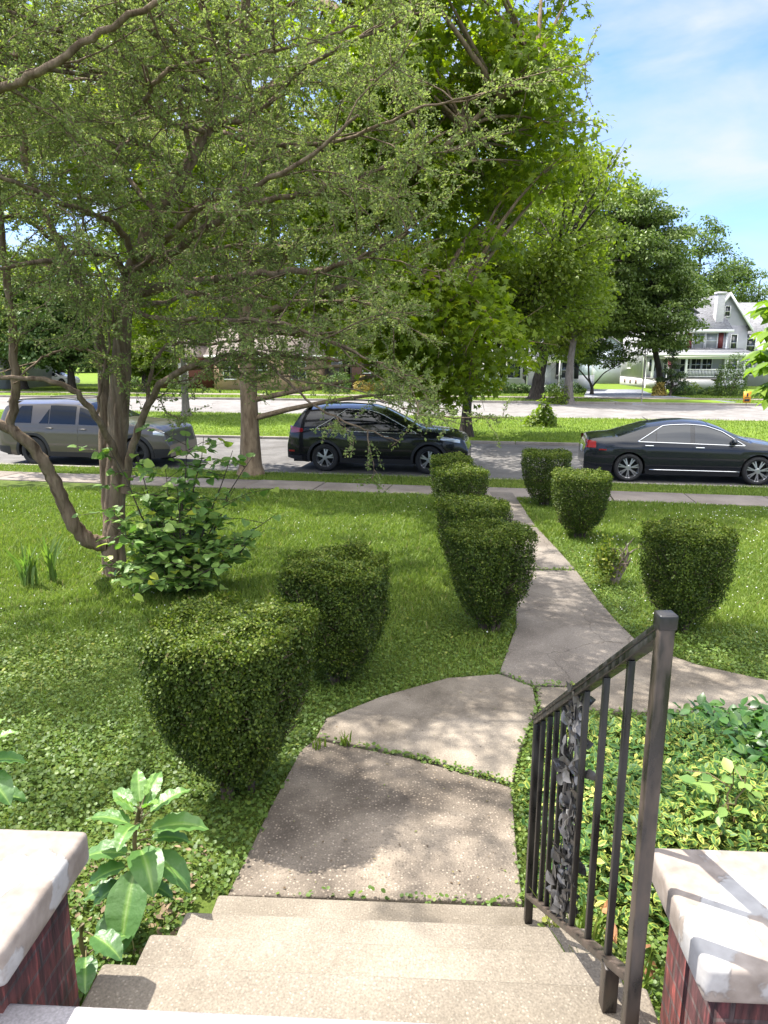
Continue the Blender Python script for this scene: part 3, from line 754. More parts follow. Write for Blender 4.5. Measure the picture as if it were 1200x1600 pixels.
limb([(322, 205, 8.3), (270, 195, 7.5), (225, 165, 6.8), (245, 125, 6.5), (275, 102, 6.5), (340, 92, 6.5), (400, 85, 6.4), (480, 70, 6.4), (560, 40, 6.4)], 0.03, 0.012, 8, 0.8)
limb([(290, 280, 8.2), (240, 240, 7.6), (205, 215, 7.0), (175, 240, 6.5)], 0.035, 0.012, 8, 0.8)
limb([(320, 200, 8.3), (400, 180, 8.0), (480, 100, 7.7), (560, 60, 7.5), (660, 20, 7.5)], 0.04, 0.014, 8, 0.8)
limb([(350, 160, 8.4), (430, 130, 9.0), (540, 130, 9.4), (640, 120, 9.6)], 0.035, 0.012, 8, 0.8)
limb([(200, 480, 8.1), (260, 470, 8.8), (340, 450, 9.3), (440, 470, 9.6), (560, 470, 9.6), (640, 500, 9.5)], 0.04, 0.012, 8, 0.7)
limb([(205, 440, 8.2), (280, 400, 9.0), (380, 380, 9.8), (480, 390, 10.2)], 0.04, 0.012, 8, 0.7)
limb([(190, 470, 8.1), (240, 500, 7.6), (330, 500, 7.1), (430, 500, 6.8), (540, 540, 6.6), (630, 590, 6.5)], 0.035, 0.01, 8, 0.7)
limb([(250, 340, 8.1), (180, 250, 8.6), (100, 200, 9.0), (0, 180, 9.3)], 0.04, 0.012, 8, 0.7)
limb([(300, 250, 8.2), (280, 150, 7.8), (240, 40, 7.5), (200, -60, 7.2)], 0.04, 0.012, 8, 0.8)
limb([(330, 200, 8.3), (420, 230, 7.6), (540, 220, 7.0), (650, 170, 6.7), (740, 150, 6.6)], 0.035, 0.008, 8, 0.75)
limb([(380, 60, 8.4), (470, 0, 8.0), (560, -60, 7.6)], 0.03, 0.01, 7, 0.8)
limb([(100, 390, 8.5), (40, 340, 8.0), (-40, 330, 7.5), (-120, 300, 7.2)], 0.03, 0.01, 7, 0.7)
limb([(30, 150, 8.8), (100, 60, 8.2), (160, -20, 7.8)], 0.03, 0.01, 7, 0.8)
limb([(30, 150, 8.8), (-60, 60, 8.2), (-160, -20, 7.6)], 0.03, 0.01, 7, 0.8)
def wlimb(pts, r0, r1, leafy):
    p = [P(355, 150, 8.4)] + [np.array(q, float) for q in pts]
    q = np.array(p) - tbv; n = 16; tt = np.linspace(0, len(p)-1, n)
    q = np.stack([np.interp(tt, np.arange(len(p)), q[:, k]) for k in range(3)], -1)
    for _ in range(2): q[1:-1] = 0.25*q[:-2]+0.5*q[1:-1]+0.25*q[2:]
    bt.tube(q, np.linspace(r0, r1, n), 8); limbs.append((q, leafy))
# boughs of the crown that reach over the lawn above the view
for e in ([(-2.6, 7, 6.6), (-3.2, 6.0, 7.0), (-3.4, 5.2, 6.9)], [(-1.8, 7, 6.9), (-1.6, 6.0, 7.2), (-1.9, 5.3, 7.0)], [(-3.4, 7, 6.8), (-4.6, 5.9, 6.9), (-5.2, 5.0, 6.6)],
          [(-1.4, 7.4, 7.0), (-0.4, 6.4, 7.3), (0.2, 5.9, 7.2)], [(-2.2, 8.6, 7.4), (-2.8, 8.8, 8.2)], [(-3, 7.5, 7.2), (-4.4, 7.0, 7.8), (-5.6, 6.6, 7.4)],
          [(-4.5, 7, 6.3), (-5.6, 6.2, 6.5), (-6.6, 5.6, 6.2)], [(-5, 8, 6.1), (-6.5, 7.4, 6.4), (-7.5, 7, 6.0)], [(-4.8, 6.8, 5.6), (-5.7, 5.5, 5.5), (-6.3, 4.7, 5.3)],
          [(-3, 9.4, 5.7), (-3.3, 10.8, 6.1), (-3.3, 12, 6.0)], [(-2.2, 9.4, 5.7), (-1.6, 10.8, 5.9), (-1.4, 11.8, 5.7)], [(-3.8, 9.4, 6.2), (-4.8, 10.8, 6.4), (-5.6, 11.6, 6.2)]):
    wlimb(e, 0.024, 0.008, 1.05 if e[-1][1] < 5.5 else 0.72)
lp, ld, lh = [], [], []
tw = MB()
def spray(p0, d0, L, level):
    """a branchlet, drooping a little, with twigs and fine leaves"""
    n = 6; pts = [p0]; d = d0.copy()
    for k in range(n):
        d = d + r_.normal(size=3)*[0.22, 0.22, 0.16]; d[2] -= 0.02
        d /= np.linalg.norm(d); pts.append(pts[-1] + d*L/n)
    pts = np.array(pts)
    tw.tube(pts, np.linspace(0.0085 if level == 0 else 0.0035, 0.002, n+1), 4, caps=False)
    if level == 0:
        m = int(L*15)
        for k in range(m):
            t = r_.uniform(0.15, 1.0)*n; i = min(int(t), n-1)
            q = pts[i] + (pts[i+1]-pts[i])*(t-i)
            dd = (pts[i+1]-pts[i]); dd /= np.linalg.norm(dd)
            dd = dd*0.7 + r_.normal(size=3)*[0.65, 0.65, 0.40]; dd /= np.linalg.norm(dd)
            spray(q, dd, r_.uniform(0.18, 0.42), 1)
    else:
        m = int(L*120)
        t = r_.uniform(0.1, 1.02, m)*n; i = np.minimum(t.astype(int), n-1)
        q = pts[i] + (pts[i+1]-pts[i])*(t-i)[:, None] + r_.normal(size=(m, 3))*0.012
        lp.append(q); ld.append((pts[i+1]-pts[i])/(L/n)*0.6 + r_.normal(size=(m, 3))*0.75)
        lh.append(np.clip(r_.normal(0.45, 0.2, m) + r_.normal()*0.08, 0, 1))
for q, leafy in limbs:
    if leafy <= 0: continue
    seglen = np.linalg.norm(np.diff(q, axis=0), axis=1); tot = seglen.sum()
    acc = np.concatenate([[0], np.cumsum(seglen)])/tot
    for k in range(int(tot*6.4*leafy)):
        t = r_.uniform(max(0.12, 0.55-leafy*0.5), 1.0)
        p0 = np.array([np.interp(t, acc, q[:, c_]) for c_ in range(3)])
        ax = np.array([np.interp(min(1, t+.05), acc, q[:, c_]) for c_ in range(3)]) - np.array([np.interp(t-.05, acc, q[:, c_]) for c_ in range(3)])
        ax /= np.linalg.norm(ax)+1e-9
        if p0[2] + tbv[2] < 2.0: continue
        d = ax*0.55 + r_.normal(size=3)*[0.75, 0.75, 0.42]; d /= np.linalg.norm(d)
        spray(p0, d, r_.uniform(0.6, 1.35)*(0.55 if p0[2]+tbv[2] < 2.75 else 1), 0)
bt.build("trunk", M_bark1, yew, smooth=True)
tw.build("twig", M_bark1, yew)
lp, ld, lh = np.concatenate(lp), np.concatenate(ld), np.concatenate(lh)
n_ = len(lp); print("old tree leaves", n_)
nm = np.tile([0, 0, 1.0], (n_, 1)) + r_.normal(size=(n_, 3))*0.6
sz = r_.uniform(0.021, 0.038, n_)
MB().inst(*LEAF4, lp, frames(ld, nm), np.stack([sz*1.0, sz, sz], -1), lh).build("crown", M_leaf1, yew)

# ------------------------------------------------------------------ the leafy young redbud bush at the tree's foot
def shoot_bush(name, label, cat, base, stems, leaf_t, ls, mat, bark, seed, nleaf=26, group=None, spread=1.0):
    r = np.random.default_rng(seed)
    t = thing(name, label, cat, base, 0, group)
    b = MB(); ps, ds, hs, ss = [], [], [], []
    for (ex, ey, ez) in stems:
        e = np.array([ex, ey, ez]); n = 8
        s0 = np.array([ex*0.12, ey*0.12, -0.03]); tt = np.linspace(0, 1, n)[:, None]
        pts = s0*(1-tt) + e*tt + np.array([ex, ey, 0])*(tt**2-tt)*0.35 + r.normal(size=(n, 3))*0.015
        L = np.linalg.norm(e)
        b.tube(pts, np.linspace(0.006+0.006*L, 0.003, n), 6)
        twigs = [(pts, 0.25)]
        for k in range(int(4+5*L)):
            tq = r.uniform(0.25, 0.95)*(n-1); i = int(tq)
            q = pts[i] + (pts[i+1]-pts[i])*(tq-i); a = r.uniform(0, 6.28)
            d = np.array([math.cos(a), math.sin(a), r.uniform(-.05, 0.5)]); l2 = r.uniform(0.15, 0.42)*spread
            p2 = np.array([q, q+d*l2*.5+[0, 0, 0.02], q+d*l2 - [0, 0, 0.02]])
            b.tube(p2, [0.004, 0.003, 0.002], 4, caps=False); twigs.append((p2, 0.1))
        for p2, lo in twigs:
            m = int(nleaf*(0.35 if lo < 0.2 else 0.6)); tq = r.uniform(lo, 1, m)*(len(p2)-1); i = np.minimum(tq.astype(int), len(p2)-2)
            q = p2[i] + (p2[i+1]-p2[i])*(tq-i)[:, None]
            a = r.uniform(0, 6.28, m)
            dr = np.stack([np.cos(a), np.sin(a), r.uniform(-0.75, 0.15, m)], -1) + (p2[-1]-p2[0])/(np.linalg.norm(p2[-1]-p2[0])+1e-6)*0.5
            ps.append(q + dr*0.02); ds.append(dr); hs.append(np.clip(r.normal(0.42, 0.18, m) + (tq/(len(p2)-1) > 0.9)*0.35, 0, 1)); ss.append(r.uniform(0.6, 1.2, m)*ls)
    b.build("stem", bark, t, smooth=True)
    ps, ds, hs, ss = map(np.concatenate, (ps, ds, hs, ss))
    nm = np.tile([0, 0, 1.0], (len(ps), 1)) + r.normal(size=(len(ps), 3))*0.4
    MB().inst(*leaf_t, ps, frames(ds, nm), ss, hs).build("leaves", mat, t)
    return t
M_redbud = leaf_mat("redbud_leaf", [(0, (0.095, 0.171, 0.040)), (0.5, (0.155, 0.258, 0.059)), (0.8, (0.231, 0.326, 0.065)), (1, (0.385, 0.405, 0.040))], 0.3, (1.3, 1.6, 0.7), 0.5, 0.45)
M_stemdark = simple("dark_stem", (0.05, 0.035, 0.025), 0.8)
bb = G(285, 925)
r_ = np.random.default_rng(8)
stems = []
for k in range(20):
    a = r_.uniform(0, 6.28); h = r_.uniform(0.5, 1.4); q = r_.uniform(0.15, 0.8)
    stems.append((math.cos(a)*q*1.0, math.sin(a)*q*0.7, h*(1.15-q*0.5)))
stems += [(-0.75, 0.2, 1.55), (-0.5, 0.3, 1.5), (0.25, 0.3, 1.65), (0.62, 0.2, 1.55), (0.1, 0.1, 1.7), (0.75, 0.5, 1.45), (1.05, 0.1, 0.85), (0.95, -0.1, 0.7), (-0.6, -0.2, 0.25), (-0.8, -0.1, 0.4), (0.4, -0.5, 0.4), (0.75, -0.3, 0.6), (0, -0.6, 0.3)]
shoot_bush("redbud_bush", "leafy bush of heart-shaped green leaves growing at the foot of the old tree", "bush", bb, stems, HEART, 0.105, M_redbud, M_stemdark, 31, 15, spread=1.35)

# ------------------------------------------------------------------ iris clump
def blades(name, label, cat, base, n, L, spread, mat, seed, w=0.02, group=None):
    r = np.random.default_rng(seed); t = thing(name, label, cat, base, 0, group)
    b = MB()
    for k in range(n):
        a = r.uniform(0, 6.28); s0 = np.array([r.normal()*spread*0.25, r.normal()*spread*0.2, -0.02]); l = L*r.uniform(0.5, 1.1); ln = r.uniform(0.1, 0.5)
        tt = np.linspace(0, 1, 7)
        cx = s0[0] + math.cos(a)*ln*l*tt**2; cy = s0[1] + math.sin(a)*ln*l*tt**2; cz = l*(tt - 0.35*ln*tt**3)
        ww = w*np.array([0.7, 1, 1, 0.95, 0.8, 0.5, 0.05])
        sx, sy = -math.sin(a+0.6), math.cos(a+0.6)
        g = np.stack([np.stack([cx-sx*ww, cy-sy*ww, cz], -1), np.stack([cx, cy, cz-0.004], -1), np.stack([cx+sx*ww, cy+sy*ww, cz], -1)], 1)
        b.grid(g, attr=np.full(21, np.clip(r.normal(0.5, 0.22), 0, 1)))
    b.build("leaves", mat, t, smooth=True); return t
M_iris = leaf_mat("iris_leaf", [(0, (0.08, 0.14, 0.04)), (0.6, (0.15, 0.23, 0.055)), (1, (0.22, 0.25, 0.06))], 0.35)
blades("iris_clump", "yellow green iris clump with upright sword leaves on the lawn left of the old tree", "plant", G(48, 915), 30, 0.52, 0.2, M_iris, 41, 0.015)
blades("iris_clump", "taller darker iris clump with arching leaves between the old tree and a smaller clump", "plant", G(82, 908), 18, 0.66, 0.15, M_iris, 42, 0.017)

# ------------------------------------------------------------------ pokeweeds: big leaves by the steps
def bigleaf_mat():
    m, n, l = new_mat("pokeweed_leaf")
    out = n.new("ShaderNodeOutputMaterial"); b = n.new("ShaderNodeBsdfPrincipled")
    at = n.new("ShaderNodeAttribute"); at.attribute_name = "hue"
    r = ramp_node(n, [(0, (0.045, 0.115, 0.038)), (0.55, (0.085, 0.175, 0.045)), (0.8, (0.13, 0.24, 0.045)), (0.92, (0.20, 0.30, 0.09)), (1, (0.22, 0.33, 0.12))])
    l.new(at.outputs["Fac"], r.inputs[0]); l.new(r.outputs[0], b.inputs["Base Color"])
    b.inputs["Roughness"].default_value = 0.42; b.inputs["Specular IOR Level"].default_value = 0.45
    tc = n.new("ShaderNodeTexCoord"); no = n.new("ShaderNodeTexNoise"); no.inputs["Scale"].default_value = 45
    l.new(tc.outputs["Object"], no.inputs[0]); bu = n.new("ShaderNodeBump"); bu.inputs["Strength"].default_value = 0.35; bu.inputs["Distance"].default_value = 0.01
    l.new(no.outputs["Fac"], bu.inputs["Height"]); l.new(bu.outputs[0], b.inputs["Normal"])
    t = n.new("ShaderNodeBsdfTranslucent"); mx = n.new("ShaderNodeMixRGB"); mx.blend_type = 'MULTIPLY'; mx.inputs[0].default_value = 1; mx.inputs[2].default_value = (1.4, 1.8, 0.6, 1)
    l.new(r.outputs[0], mx.inputs[1]); l.new(mx.outputs[0], t.inputs[0])
    ms = n.new("ShaderNodeMixShader"); ms.inputs[0].default_value = 0.32; l.new(b.outputs[0], ms.inputs[1]); l.new(t.outputs[0], ms.inputs[2]); l.new(ms.outputs[0], out.inputs[0])
    return m
M_poke = bigleaf_mat()
M_pokestem = simple("pokeweed_stem", (0.11, 0.085, 0.035), 0.6, var=0.3)
def big_leaf(p0, d, L, Wd, droop, hue, t, r):
    """one large leaf: a curved blade folded along its midrib with a pale rib"""
    d = np.array(d, float); d /= np.linalg.norm(d)
    side = np.cross(d, [0, 0, 1.0]); side /= np.linalg.norm(side)+1e-9
    nu, nv = 13, 9; s = np.linspace(0, 1, nu)
    ang = np.arcsin(np.clip(d[2], -1, 1)) - droop*s**1.3
    hd = np.array([d[0], d[1], 0]); hd /= np.linalg.norm(hd)+1e-9
    dx = np.cos(ang); dz = np.sin(ang); step = L/(nu-1)
    cx = np.concatenate([[0], np.cumsum(dx[:-1])])*step; cz = np.concatenate([[0], np.cumsum(dz[:-1])])*step
    wid = Wd*np.sin(np.pi*np.clip(s*0.97+0.03, 0, 1)**0.85)**0.8*(1-0.1*s)
    v = np.linspace(-1, 1, nv); tw_ = r.normal()*0.25
    g = np.zeros((nu, nv, 3))
    for i in range(nu):
        nrm = np.array([-hd[0]*dz[i], -hd[1]*dz[i], dx[i]])
        sd = side*math.cos(tw_*s[i]) + nrm*math.sin(tw_*s[i])
        for j in range(nv):
            g[i, j] = np.array(p0) + hd*cx[i] + [0, 0, cz[i]] + sd*v[j]*wid[i]/2 + nrm*(abs(v[j])*wid[i]*0.13 + 0.006*math.sin(s[i]*26)*abs(v[j]))
    at = np.full((nu, nv), hue); at[:, nv//2] = 0.95
    o = MB().grid(g, attr=at.ravel()).build("leaf", M_poke, t, smooth=True)
    return o
def pokeweed(label, base, H, leaves, seed, lean=(0, 0)):
    r = np.random.default_rng(seed); t = thing("pokeweed", label, "plant", base, 0)
    top = np.array([lean[0], lean[1], H])
    b = MB(); tt = np.linspace(0, 1, 8)[:, None]
    pts = top*tt + np.array([0.02, 0, 0])*np.sin(tt*6)
    b.tube(pts, np.linspace(0.013, 0.008, 8), 8)
    st_ = []
    for (h, a, L, Wd, up, droop, hue) in leaves:
        q = top*h; d = np.array([math.cos(a), math.sin(a), up]); d /= np.linalg.norm(d)
        p = q + d*0.05; b.tube([q, (q+p)/2+[0, 0, .004], p], [0.004, 0.003, 0.0025], 5); st_.append((p, d, L, Wd, droop, hue))
    b.build("stem", M_pokestem, t, smooth=True)
    for (p, d, L, Wd, droop, hue) in st_: big_leaf(p, d, L*1.0, Wd*1.14, droop, hue, t, r)
    return t
D = math.radians
PK = [  # height on stem, azimuth (0 right, -90 towards camera), length, width, rise, droop, tone
    (0.62, D(178), 0.22, 0.125, 0.15, 0.9, 0.5), (0.55, D(200), 0.17, 0.10, 0.0, 0.9, 0.4), (0.70, D(-60), 0.24, 0.125, 0.25, 1.5, 0.55),
    (0.66, D(-25), 0.25, 0.135, -0.1, 0.9, 0.4), (0.60, D(-90), 0.30, 0.15, -0.6, 0.7, 0.45), (0.80, D(8), 0.24, 0.10, 0.25, 0.9, 0.6), (0.84, D(170), 0.2, 0.085, 0.3, 0.8, 0.55),
    (0.9, D(140), 0.17, 0.07, 0.5, 0.8, 0.6), (0.9, D(30), 0.18, 0.075, 0.6, 0.7, 0.62), (0.92, D(80), 0.17, 0.075, 0.7, 0.6, 0.6), (0.95, D(110), 0.15, 0.06, 1.0, 0.5, 0.7),
    (0.97, D(-40), 0.12, 0.05, 1.0, 0.6, 0.82), (0.98, D(-130), 0.11, 0.045, 1.2, 0.5, 0.84), (1.0, D(60), 0.10, 0.04, 1.6, 0.3, 0.84), (0.74, D(15), 0.17, 0.08, 0.0, 0.8, 0.45),
    (0.45, D(215), 0.16, 0.09, -0.1, 0.9, 0.3), (0.42, D(-15), 0.14, 0.07, -0.1, 0.8, 0.35), (0.36, D(190), 0.17, 0.09, 0.1, 0.8, 0.3), (0.30, D(-120), 0.2, 0.1, -0.3, 0.7, 0.3), (0.88, D(-95), 0.17, 0.08, 0.5, 1.2, 0.62)]
pokeweed("large-leaved pokeweed standing alone beside the left edge of the steps", G(208, 1455), 0.58, PK, 51, (0.07, 0.02))
PK2 = [(0.9, D(-70), 0.26, 0.13, -0.1, 0.8, 0.35), (0.85, D(5), 0.2, 0.10, 0.2, 0.7, 0.4), (0.95, D(25), 0.16, 0.07, 0.5, 0.5, 0.8), (0.8, D(-30), 0.24, 0.13, -0.1, 0.8, 0.4), (0.9, D(180), 0.2, 0.1, 0.1, 0.9, 0.4), (0.7, D(120), 0.2, 0.1, 0.1, 0.9, 0.4), (1.0, D(60), 0.14, 0.06, 0.6, 0.6, 0.84), (0.6, D(0), 0.2, 0.1, 0.0, 0.6, 0.45)]
pokeweed("pokeweed at the left edge with only a few leaves showing behind the pier", np.array([-1.98, 3.05, 0.5]), 0.62, PK2, 52, (0.03, 0))
PK3 = [(0.9, D(-30), 0.16, 0.09, 0.1, 0.9, 0.3), (0.8, D(170), 0.15, 0.08, 0.1, 0.9, 0.3), (0.6, D(40), 0.14, 0.08, 0.1, 0.8, 0.35), (1.0, D(-100), 0.15, 0.07, 0.2, 0.9, 0.45), (0.5, D(250), 0.13, 0.07, 0, 0.7, 0.3), (0.7, D(-70), 0.14, 0.08, 0, 0.7, 0.3)]
pokeweed("small low pokeweed between the white-capped pier and the steps", np.array([-1.13, 2.28, 0.5]), 0.34, PK3, 53)
# ------------------------------------------------------------------ grass, ground ivy, flowers
M_grass = leaf_mat("grass_blade", [(0, (0.092, 0.147, 0.023)), (0.5, (0.150, 0.223, 0.034)), (0.85, (0.223, 0.274, 0.050)), (1, (0.315, 0.281, 0.114))], 0.38, (1.25, 1.3, 0.75), 0.5, 0.25)
M_ivy = leaf_mat("ground_ivy_leaf", [(0, (0.060, 0.105, 0.020)), (0.5, (0.102, 0.161, 0.030)), (0.85, (0.157, 0.204, 0.038)), (1, (0.263, 0.265, 0.058))], 0.3, (1.3, 1.5, 0.5), 0.45, 0.25)
r_ = np.random.default_rng(61)
BED = [G(*q)[:2] for q in [(822, 1255), (848, 1150), (935, 1152), (1022, 1160), (1210, 1158), (1500, 1200), (1500, 1420), (1040, 1480), (850, 1408)]]
def blocked(x, y, grow=0.0):
    m = np.zeros(len(x), bool)
    for s in SLABS:
        s = np.array(s); c = s.mean(0)
        m |= in_poly(x, y, c + (s-c)*(1-grow))
    sx, sy = x*math.cos(-YAW) - y*math.sin(-YAW), x*math.sin(-YAW) + y*math.cos(-YAW)
    m |= (sx > SX0-0.06) & (sx < SX1+0.05) & (sy < Y0+4*TR+0.02)
    return m
def dist_walk(x, y):
    """distance to the middle line of the front walk"""
    ln = np.array([G(*q)[:2] for q in [(580, 1400), (640, 1180), (740, 1085), (860, 980), (848, 895), (820, 826), (785, 772)]])
    d = np.full(len(x), 99.0)
    for a, b2 in zip(ln[:-1], ln[1:]):
        ab = b2-a; t = np.clip(((x-a[0])*ab[0]+(y-a[1])*ab[1])/(ab@ab), 0, 1)
        d = np.minimum(d, np.hypot(x-a[0]-t*ab[0], y-a[1]-t*ab[1]))
    return d
def vnoise(x, y, s, seed):
    q = np.random.default_rng(seed); o = 0
    for k in range(5):
        a = q.uniform(0, 6.28); f = s*q.uniform(0.6, 1.7); o = o + np.sin(x*f*math.cos(a)+y*f*math.sin(a)+q.uniform(0, 6.28))
    return o/5
def scatter(n, y0, y1, p):
    """points in front of the camera, denser near it"""
    Y = (y0**(2-p) + r_.random(n)*(y1**(2-p)-y0**(2-p)))**(1/(2-p))
    X = r_.uniform(-1.0, 1.0, n)*(Y*0.95+2.2)
    return X, Y
BLADE = (np.array([[-0.5, 0, 0], [0.5, 0, 0], [0.0, 0.15, 1.0]]), np.array([[0, 1, 2]]))
BLADE2 = (np.array([[-0.5, 0, 0], [0.5, 0, 0], [0.38, 0.12, 0.6], [-0.38, 0.12, 0.6], [0, 0.42, 1.0]]), None)
B5F = np.array([[0, 1, 2], [0, 2, 3], [3, 2, 4]])
def yawframes(n, lean=0.35):
    a = r_.uniform(0, 6.28, n); R = np.zeros((n, 3, 3))
    R[:, 0, 0] = np.cos(a); R[:, 1, 0] = np.sin(a); R[:, 0, 1] = -np.sin(a); R[:, 1, 1] = np.cos(a)
    R[:, 0, 2] = r_.normal(size=n)*lean; R[:, 1, 2] = r_.normal(size=n)*lean; R[:, 2, 2] = 1
    return R
def ivy_weight(X, Y):
    left = np.clip((7.0-Y)/1.8, 0, 1)*(X < 0.9)
    dw = dist_walk(X, Y)
    side = np.clip((1.25-dw)/0.5, 0, 1)*np.clip((10.5-Y)/2.0, 0, 1)
    right = np.clip((6.6-Y)/0.8, 0, 1)*(X > 0.9)
    return np.clip(np.maximum(np.maximum(left, side), right) + 0.35*vnoise(X, Y, 2.2, 5) - 0.05, 0, 1)
X, Y = scatter(720000, 2.2, 14.6, 0.75)
S_, W_ = to_st(X, Y)
W_ = X*SS + Y*CS
iw = ivy_weight(X, Y)
k = (W_ < 13.9) & (W_ > 1.2) & ~blocked(X, Y) & ~in_poly(X, Y, BED) & (r_.random(len(X)) > iw*0.82) & ~((Y < 1.9))
X, Y = X[k], Y[k]
n_ = len(X); print("grass", n_)
L = r_.uniform(0.025, 0.07, n_)*(1+0.4*vnoise(X, Y, 1.6, 9)+0.45*np.maximum(0, vnoise(X, Y, 5.5, 19))); wd = 0.0035 + 0.00075*Y
hue = np.clip(0.45 + 0.18*vnoise(X, Y, 1.1, 12) + 0.16*r_.normal(size=n_), 0, 0.95); hue[r_.random(n_) < 0.02] = 1
MBg = MB().inst(BLADE2[0], B5F, np.stack([X, Y, gz(X, Y)-0.004], -1), yawframes(n_, 0.4), np.stack([wd, L, L], -1), hue)
tag(MBg.build("lawn_grass", M_grass), kind='stuff')
# taller grass at the edges of walks and kerbs
# ground ivy and clover leaves
X, Y = scatter(400000, 2.0, 10.5, 0.9)
iw = ivy_weight(X, Y)
k = ~blocked(X, Y, 0.02) & ~in_poly(X, Y, BED) & (r_.random(len(X)) < iw*np.clip(1.25+0.6*vnoise(X, Y, 3.0, 31), 0.3, 1))
X, Y = X[k], Y[k]; n_ = len(X); print("ivy", n_)
sz = r_.uniform(0.010, 0.026, n_)*(1+0.3*vnoise(X, Y, 2.5, 14)); hz = r_.uniform(0.005, 0.065, n_)*(1+0.5*vnoise(X, Y, 3.3, 15))
hue = np.clip(0.40 + 0.3*vnoise(X, Y, 1.9, 16) + 0.2*r_.normal(size=n_), 0, 1)
up = np.tile([0, 0, 1.0], (n_, 1))
tag(MB().inst(*ROUND, np.stack([X, Y, gz(X, Y)+hz], -1), rand_rot(n_, up, 0.55, r_), sz, hue).build("ground_ivy", M_ivy), kind='stuff')
# verge, median and far lawns: coarser tufts
def rough(name, n, u0, u1, w0, w1, h, wd, lo=0.35, seed=0):
    u = r_.uniform(u0, u1, n); w = r_.uniform(w0, w1, n)
    X = u*CS + w*SS; Y = -u*SS + w*CS
    k = np.ones(n, bool)
    for s in SLABS: k &= ~in_poly(X, Y, np.array(s))
    for d in DRIVES: k &= ~in_poly(X, Y, np.array(d))
    X, Y = X[k], Y[k]; n = len(X)
    L = r_.uniform(0.5, 1.1, n)*h*(1+0.4*vnoise(X, Y, 0.9, seed+3))
    hue = np.clip(0.5 + 0.22*vnoise(X, Y, 0.5, seed+1) + 0.16*r_.normal(size=n), 0, 1)
    tag(MB().inst(BLADE2[0], B5F, np.stack([X, Y, gz(X, Y)-0.01], -1), yawframes(n, 0.45), np.stack([wd*np.ones(n), L, L], -1), hue).build(name, M_grass), kind='stuff')
DRIVES = [DRIVE]
rough("verge_grass", 46000, -16, 15, 15.06, 16.58, 0.085, 0.012, seed=70)
rough("median_grass", 80000, -26, 26, 24.55, 34.25, 0.10, 0.022, seed=75)
rough("far_verge_grass", 22000, -36, 36, 46.4, 49.6, 0.10, 0.035, seed=80)
rough("far_lawn_grass", 50000, -42, 42, 51.2, 62, 0.11, 0.045, seed=85)
# white clover heads
X, Y = scatter(2600, 6.0, 14.3, 0.4)
k = ~blocked(X, Y, 0) & (X*SS+Y*CS < 13.8) & (r_.random(len(X)) < np.clip(0.25+vnoise(X, Y, 0.9, 90)*1.2 + 0.5*(X > 2.5), 0, 1))
X, Y = X[k], Y[k]; n_ = len(X)
OCT = (np.array([[1,0,0],[-1,0,0],[0,1,0],[0,-1,0],[0,0,1],[0,0,-1]], float), np.array([[0,2,4],[2,1,4],[1,3,4],[3,0,4],[2,0,5],[1,2,5],[3,1,5],[0,3,5]]))
M_white = simple("clover_flower", (0.72, 0.72, 0.66), 0.8)
tag(MB().inst(*OCT, np.stack([X, Y, gz(X, Y)+0.06], -1), yawframes(n_, 0), r_.uniform(0.006, 0.010, n_), np.full(n_, .5)).build("clover_flowers", M_white), kind='stuff')

# weeds in the walk joint
def tuft(label, px, py, n, L, name="weed_tuft"):
    blades(name, label, "weed", G(px, py) + [0, 0, 0.03], n, L, 0.08, M_grass, int(px), 0.006)
tuft("small weed tuft sprouting at the left end of the walk joint", 540, 1172, 22, 0.10)
tuft("dry grass tuft at the broken edge of the front walk slab", 497, 1176, 16, 0.09)
j0 = [G(640, 1190), G(720, 1211), G(800, 1236)]
n_ = 210; t = r_.random(n_)*2; i = np.minimum(t.astype(int), 1); jj = np.array(j0)
pos = jj[i] + (jj[i+1]-jj[i])*(t-i)[:, None] + r_.normal(size=(n_, 3))*[0.012, 0.012, 0.006] + [0, 0, 0.045]
tag(MB().inst(*ROUND, pos, rand_rot(n_, np.tile([0, 0, 1.], (n_, 1)), 0.7, r_), r_.uniform(0.010, 0.022, n_), r_.random(n_)).build("crack_weeds", M_ivy), kind='stuff')

# ------------------------------------------------------------------ variegated ground cover by the handrail
def varieg_mat():
    m, n, l = new_mat("variegated_leaf")
    out = n.new("ShaderNodeOutputMaterial"); b = n.new("ShaderNodeBsdfPrincipled")
    at = n.new("ShaderNodeAttribute"); at.attribute_name = "hue"
    r = ramp_node(n, [(0, (0.030, 0.085, 0.022)), (0.42, (0.05, 0.12, 0.03)), (0.62, (0.14, 0.22, 0.035)), (0.8, (0.34, 0.36, 0.07)), (1, (0.44, 0.42, 0.11))])
    l.new(at.outputs["Fac"], r.inputs[0]); l.new(r.outputs[0], b.inputs["Base Color"]); b.inputs["Roughness"].default_value = 0.48; b.inputs["Specular IOR Level"].default_value = 0.25
    t = n.new("ShaderNodeBsdfTranslucent"); l.new(r.outputs[0], t.inputs[0])
    ms = n.new("ShaderNodeMixShader"); ms.inputs[0].default_value = 0.25; l.new(b.outputs[0], ms.inputs[1]); l.new(t.outputs[0], ms.inputs[2]); l.new(ms.outputs[0], out.inputs[0])
    return m
M_var = varieg_mat()
VL = (np.array([[0,0,0],[0.24,0.3,0.05],[0.27,0.62,0.06],[0,1,-0.05],[-0.27,0.62,0.06],[-0.24,0.3,0.05],[0,0.25,0.0],[0,0.7,0.0]]),
      np.array([[0,1,6],[1,2,7],[1,7,6],[2,3,7],[3,4,7],[4,5,7],[5,6,7],[5,0,6]]))
VT = np.array([0.18, .28, .28, .28, .28, .28, -0.2, -0.2])
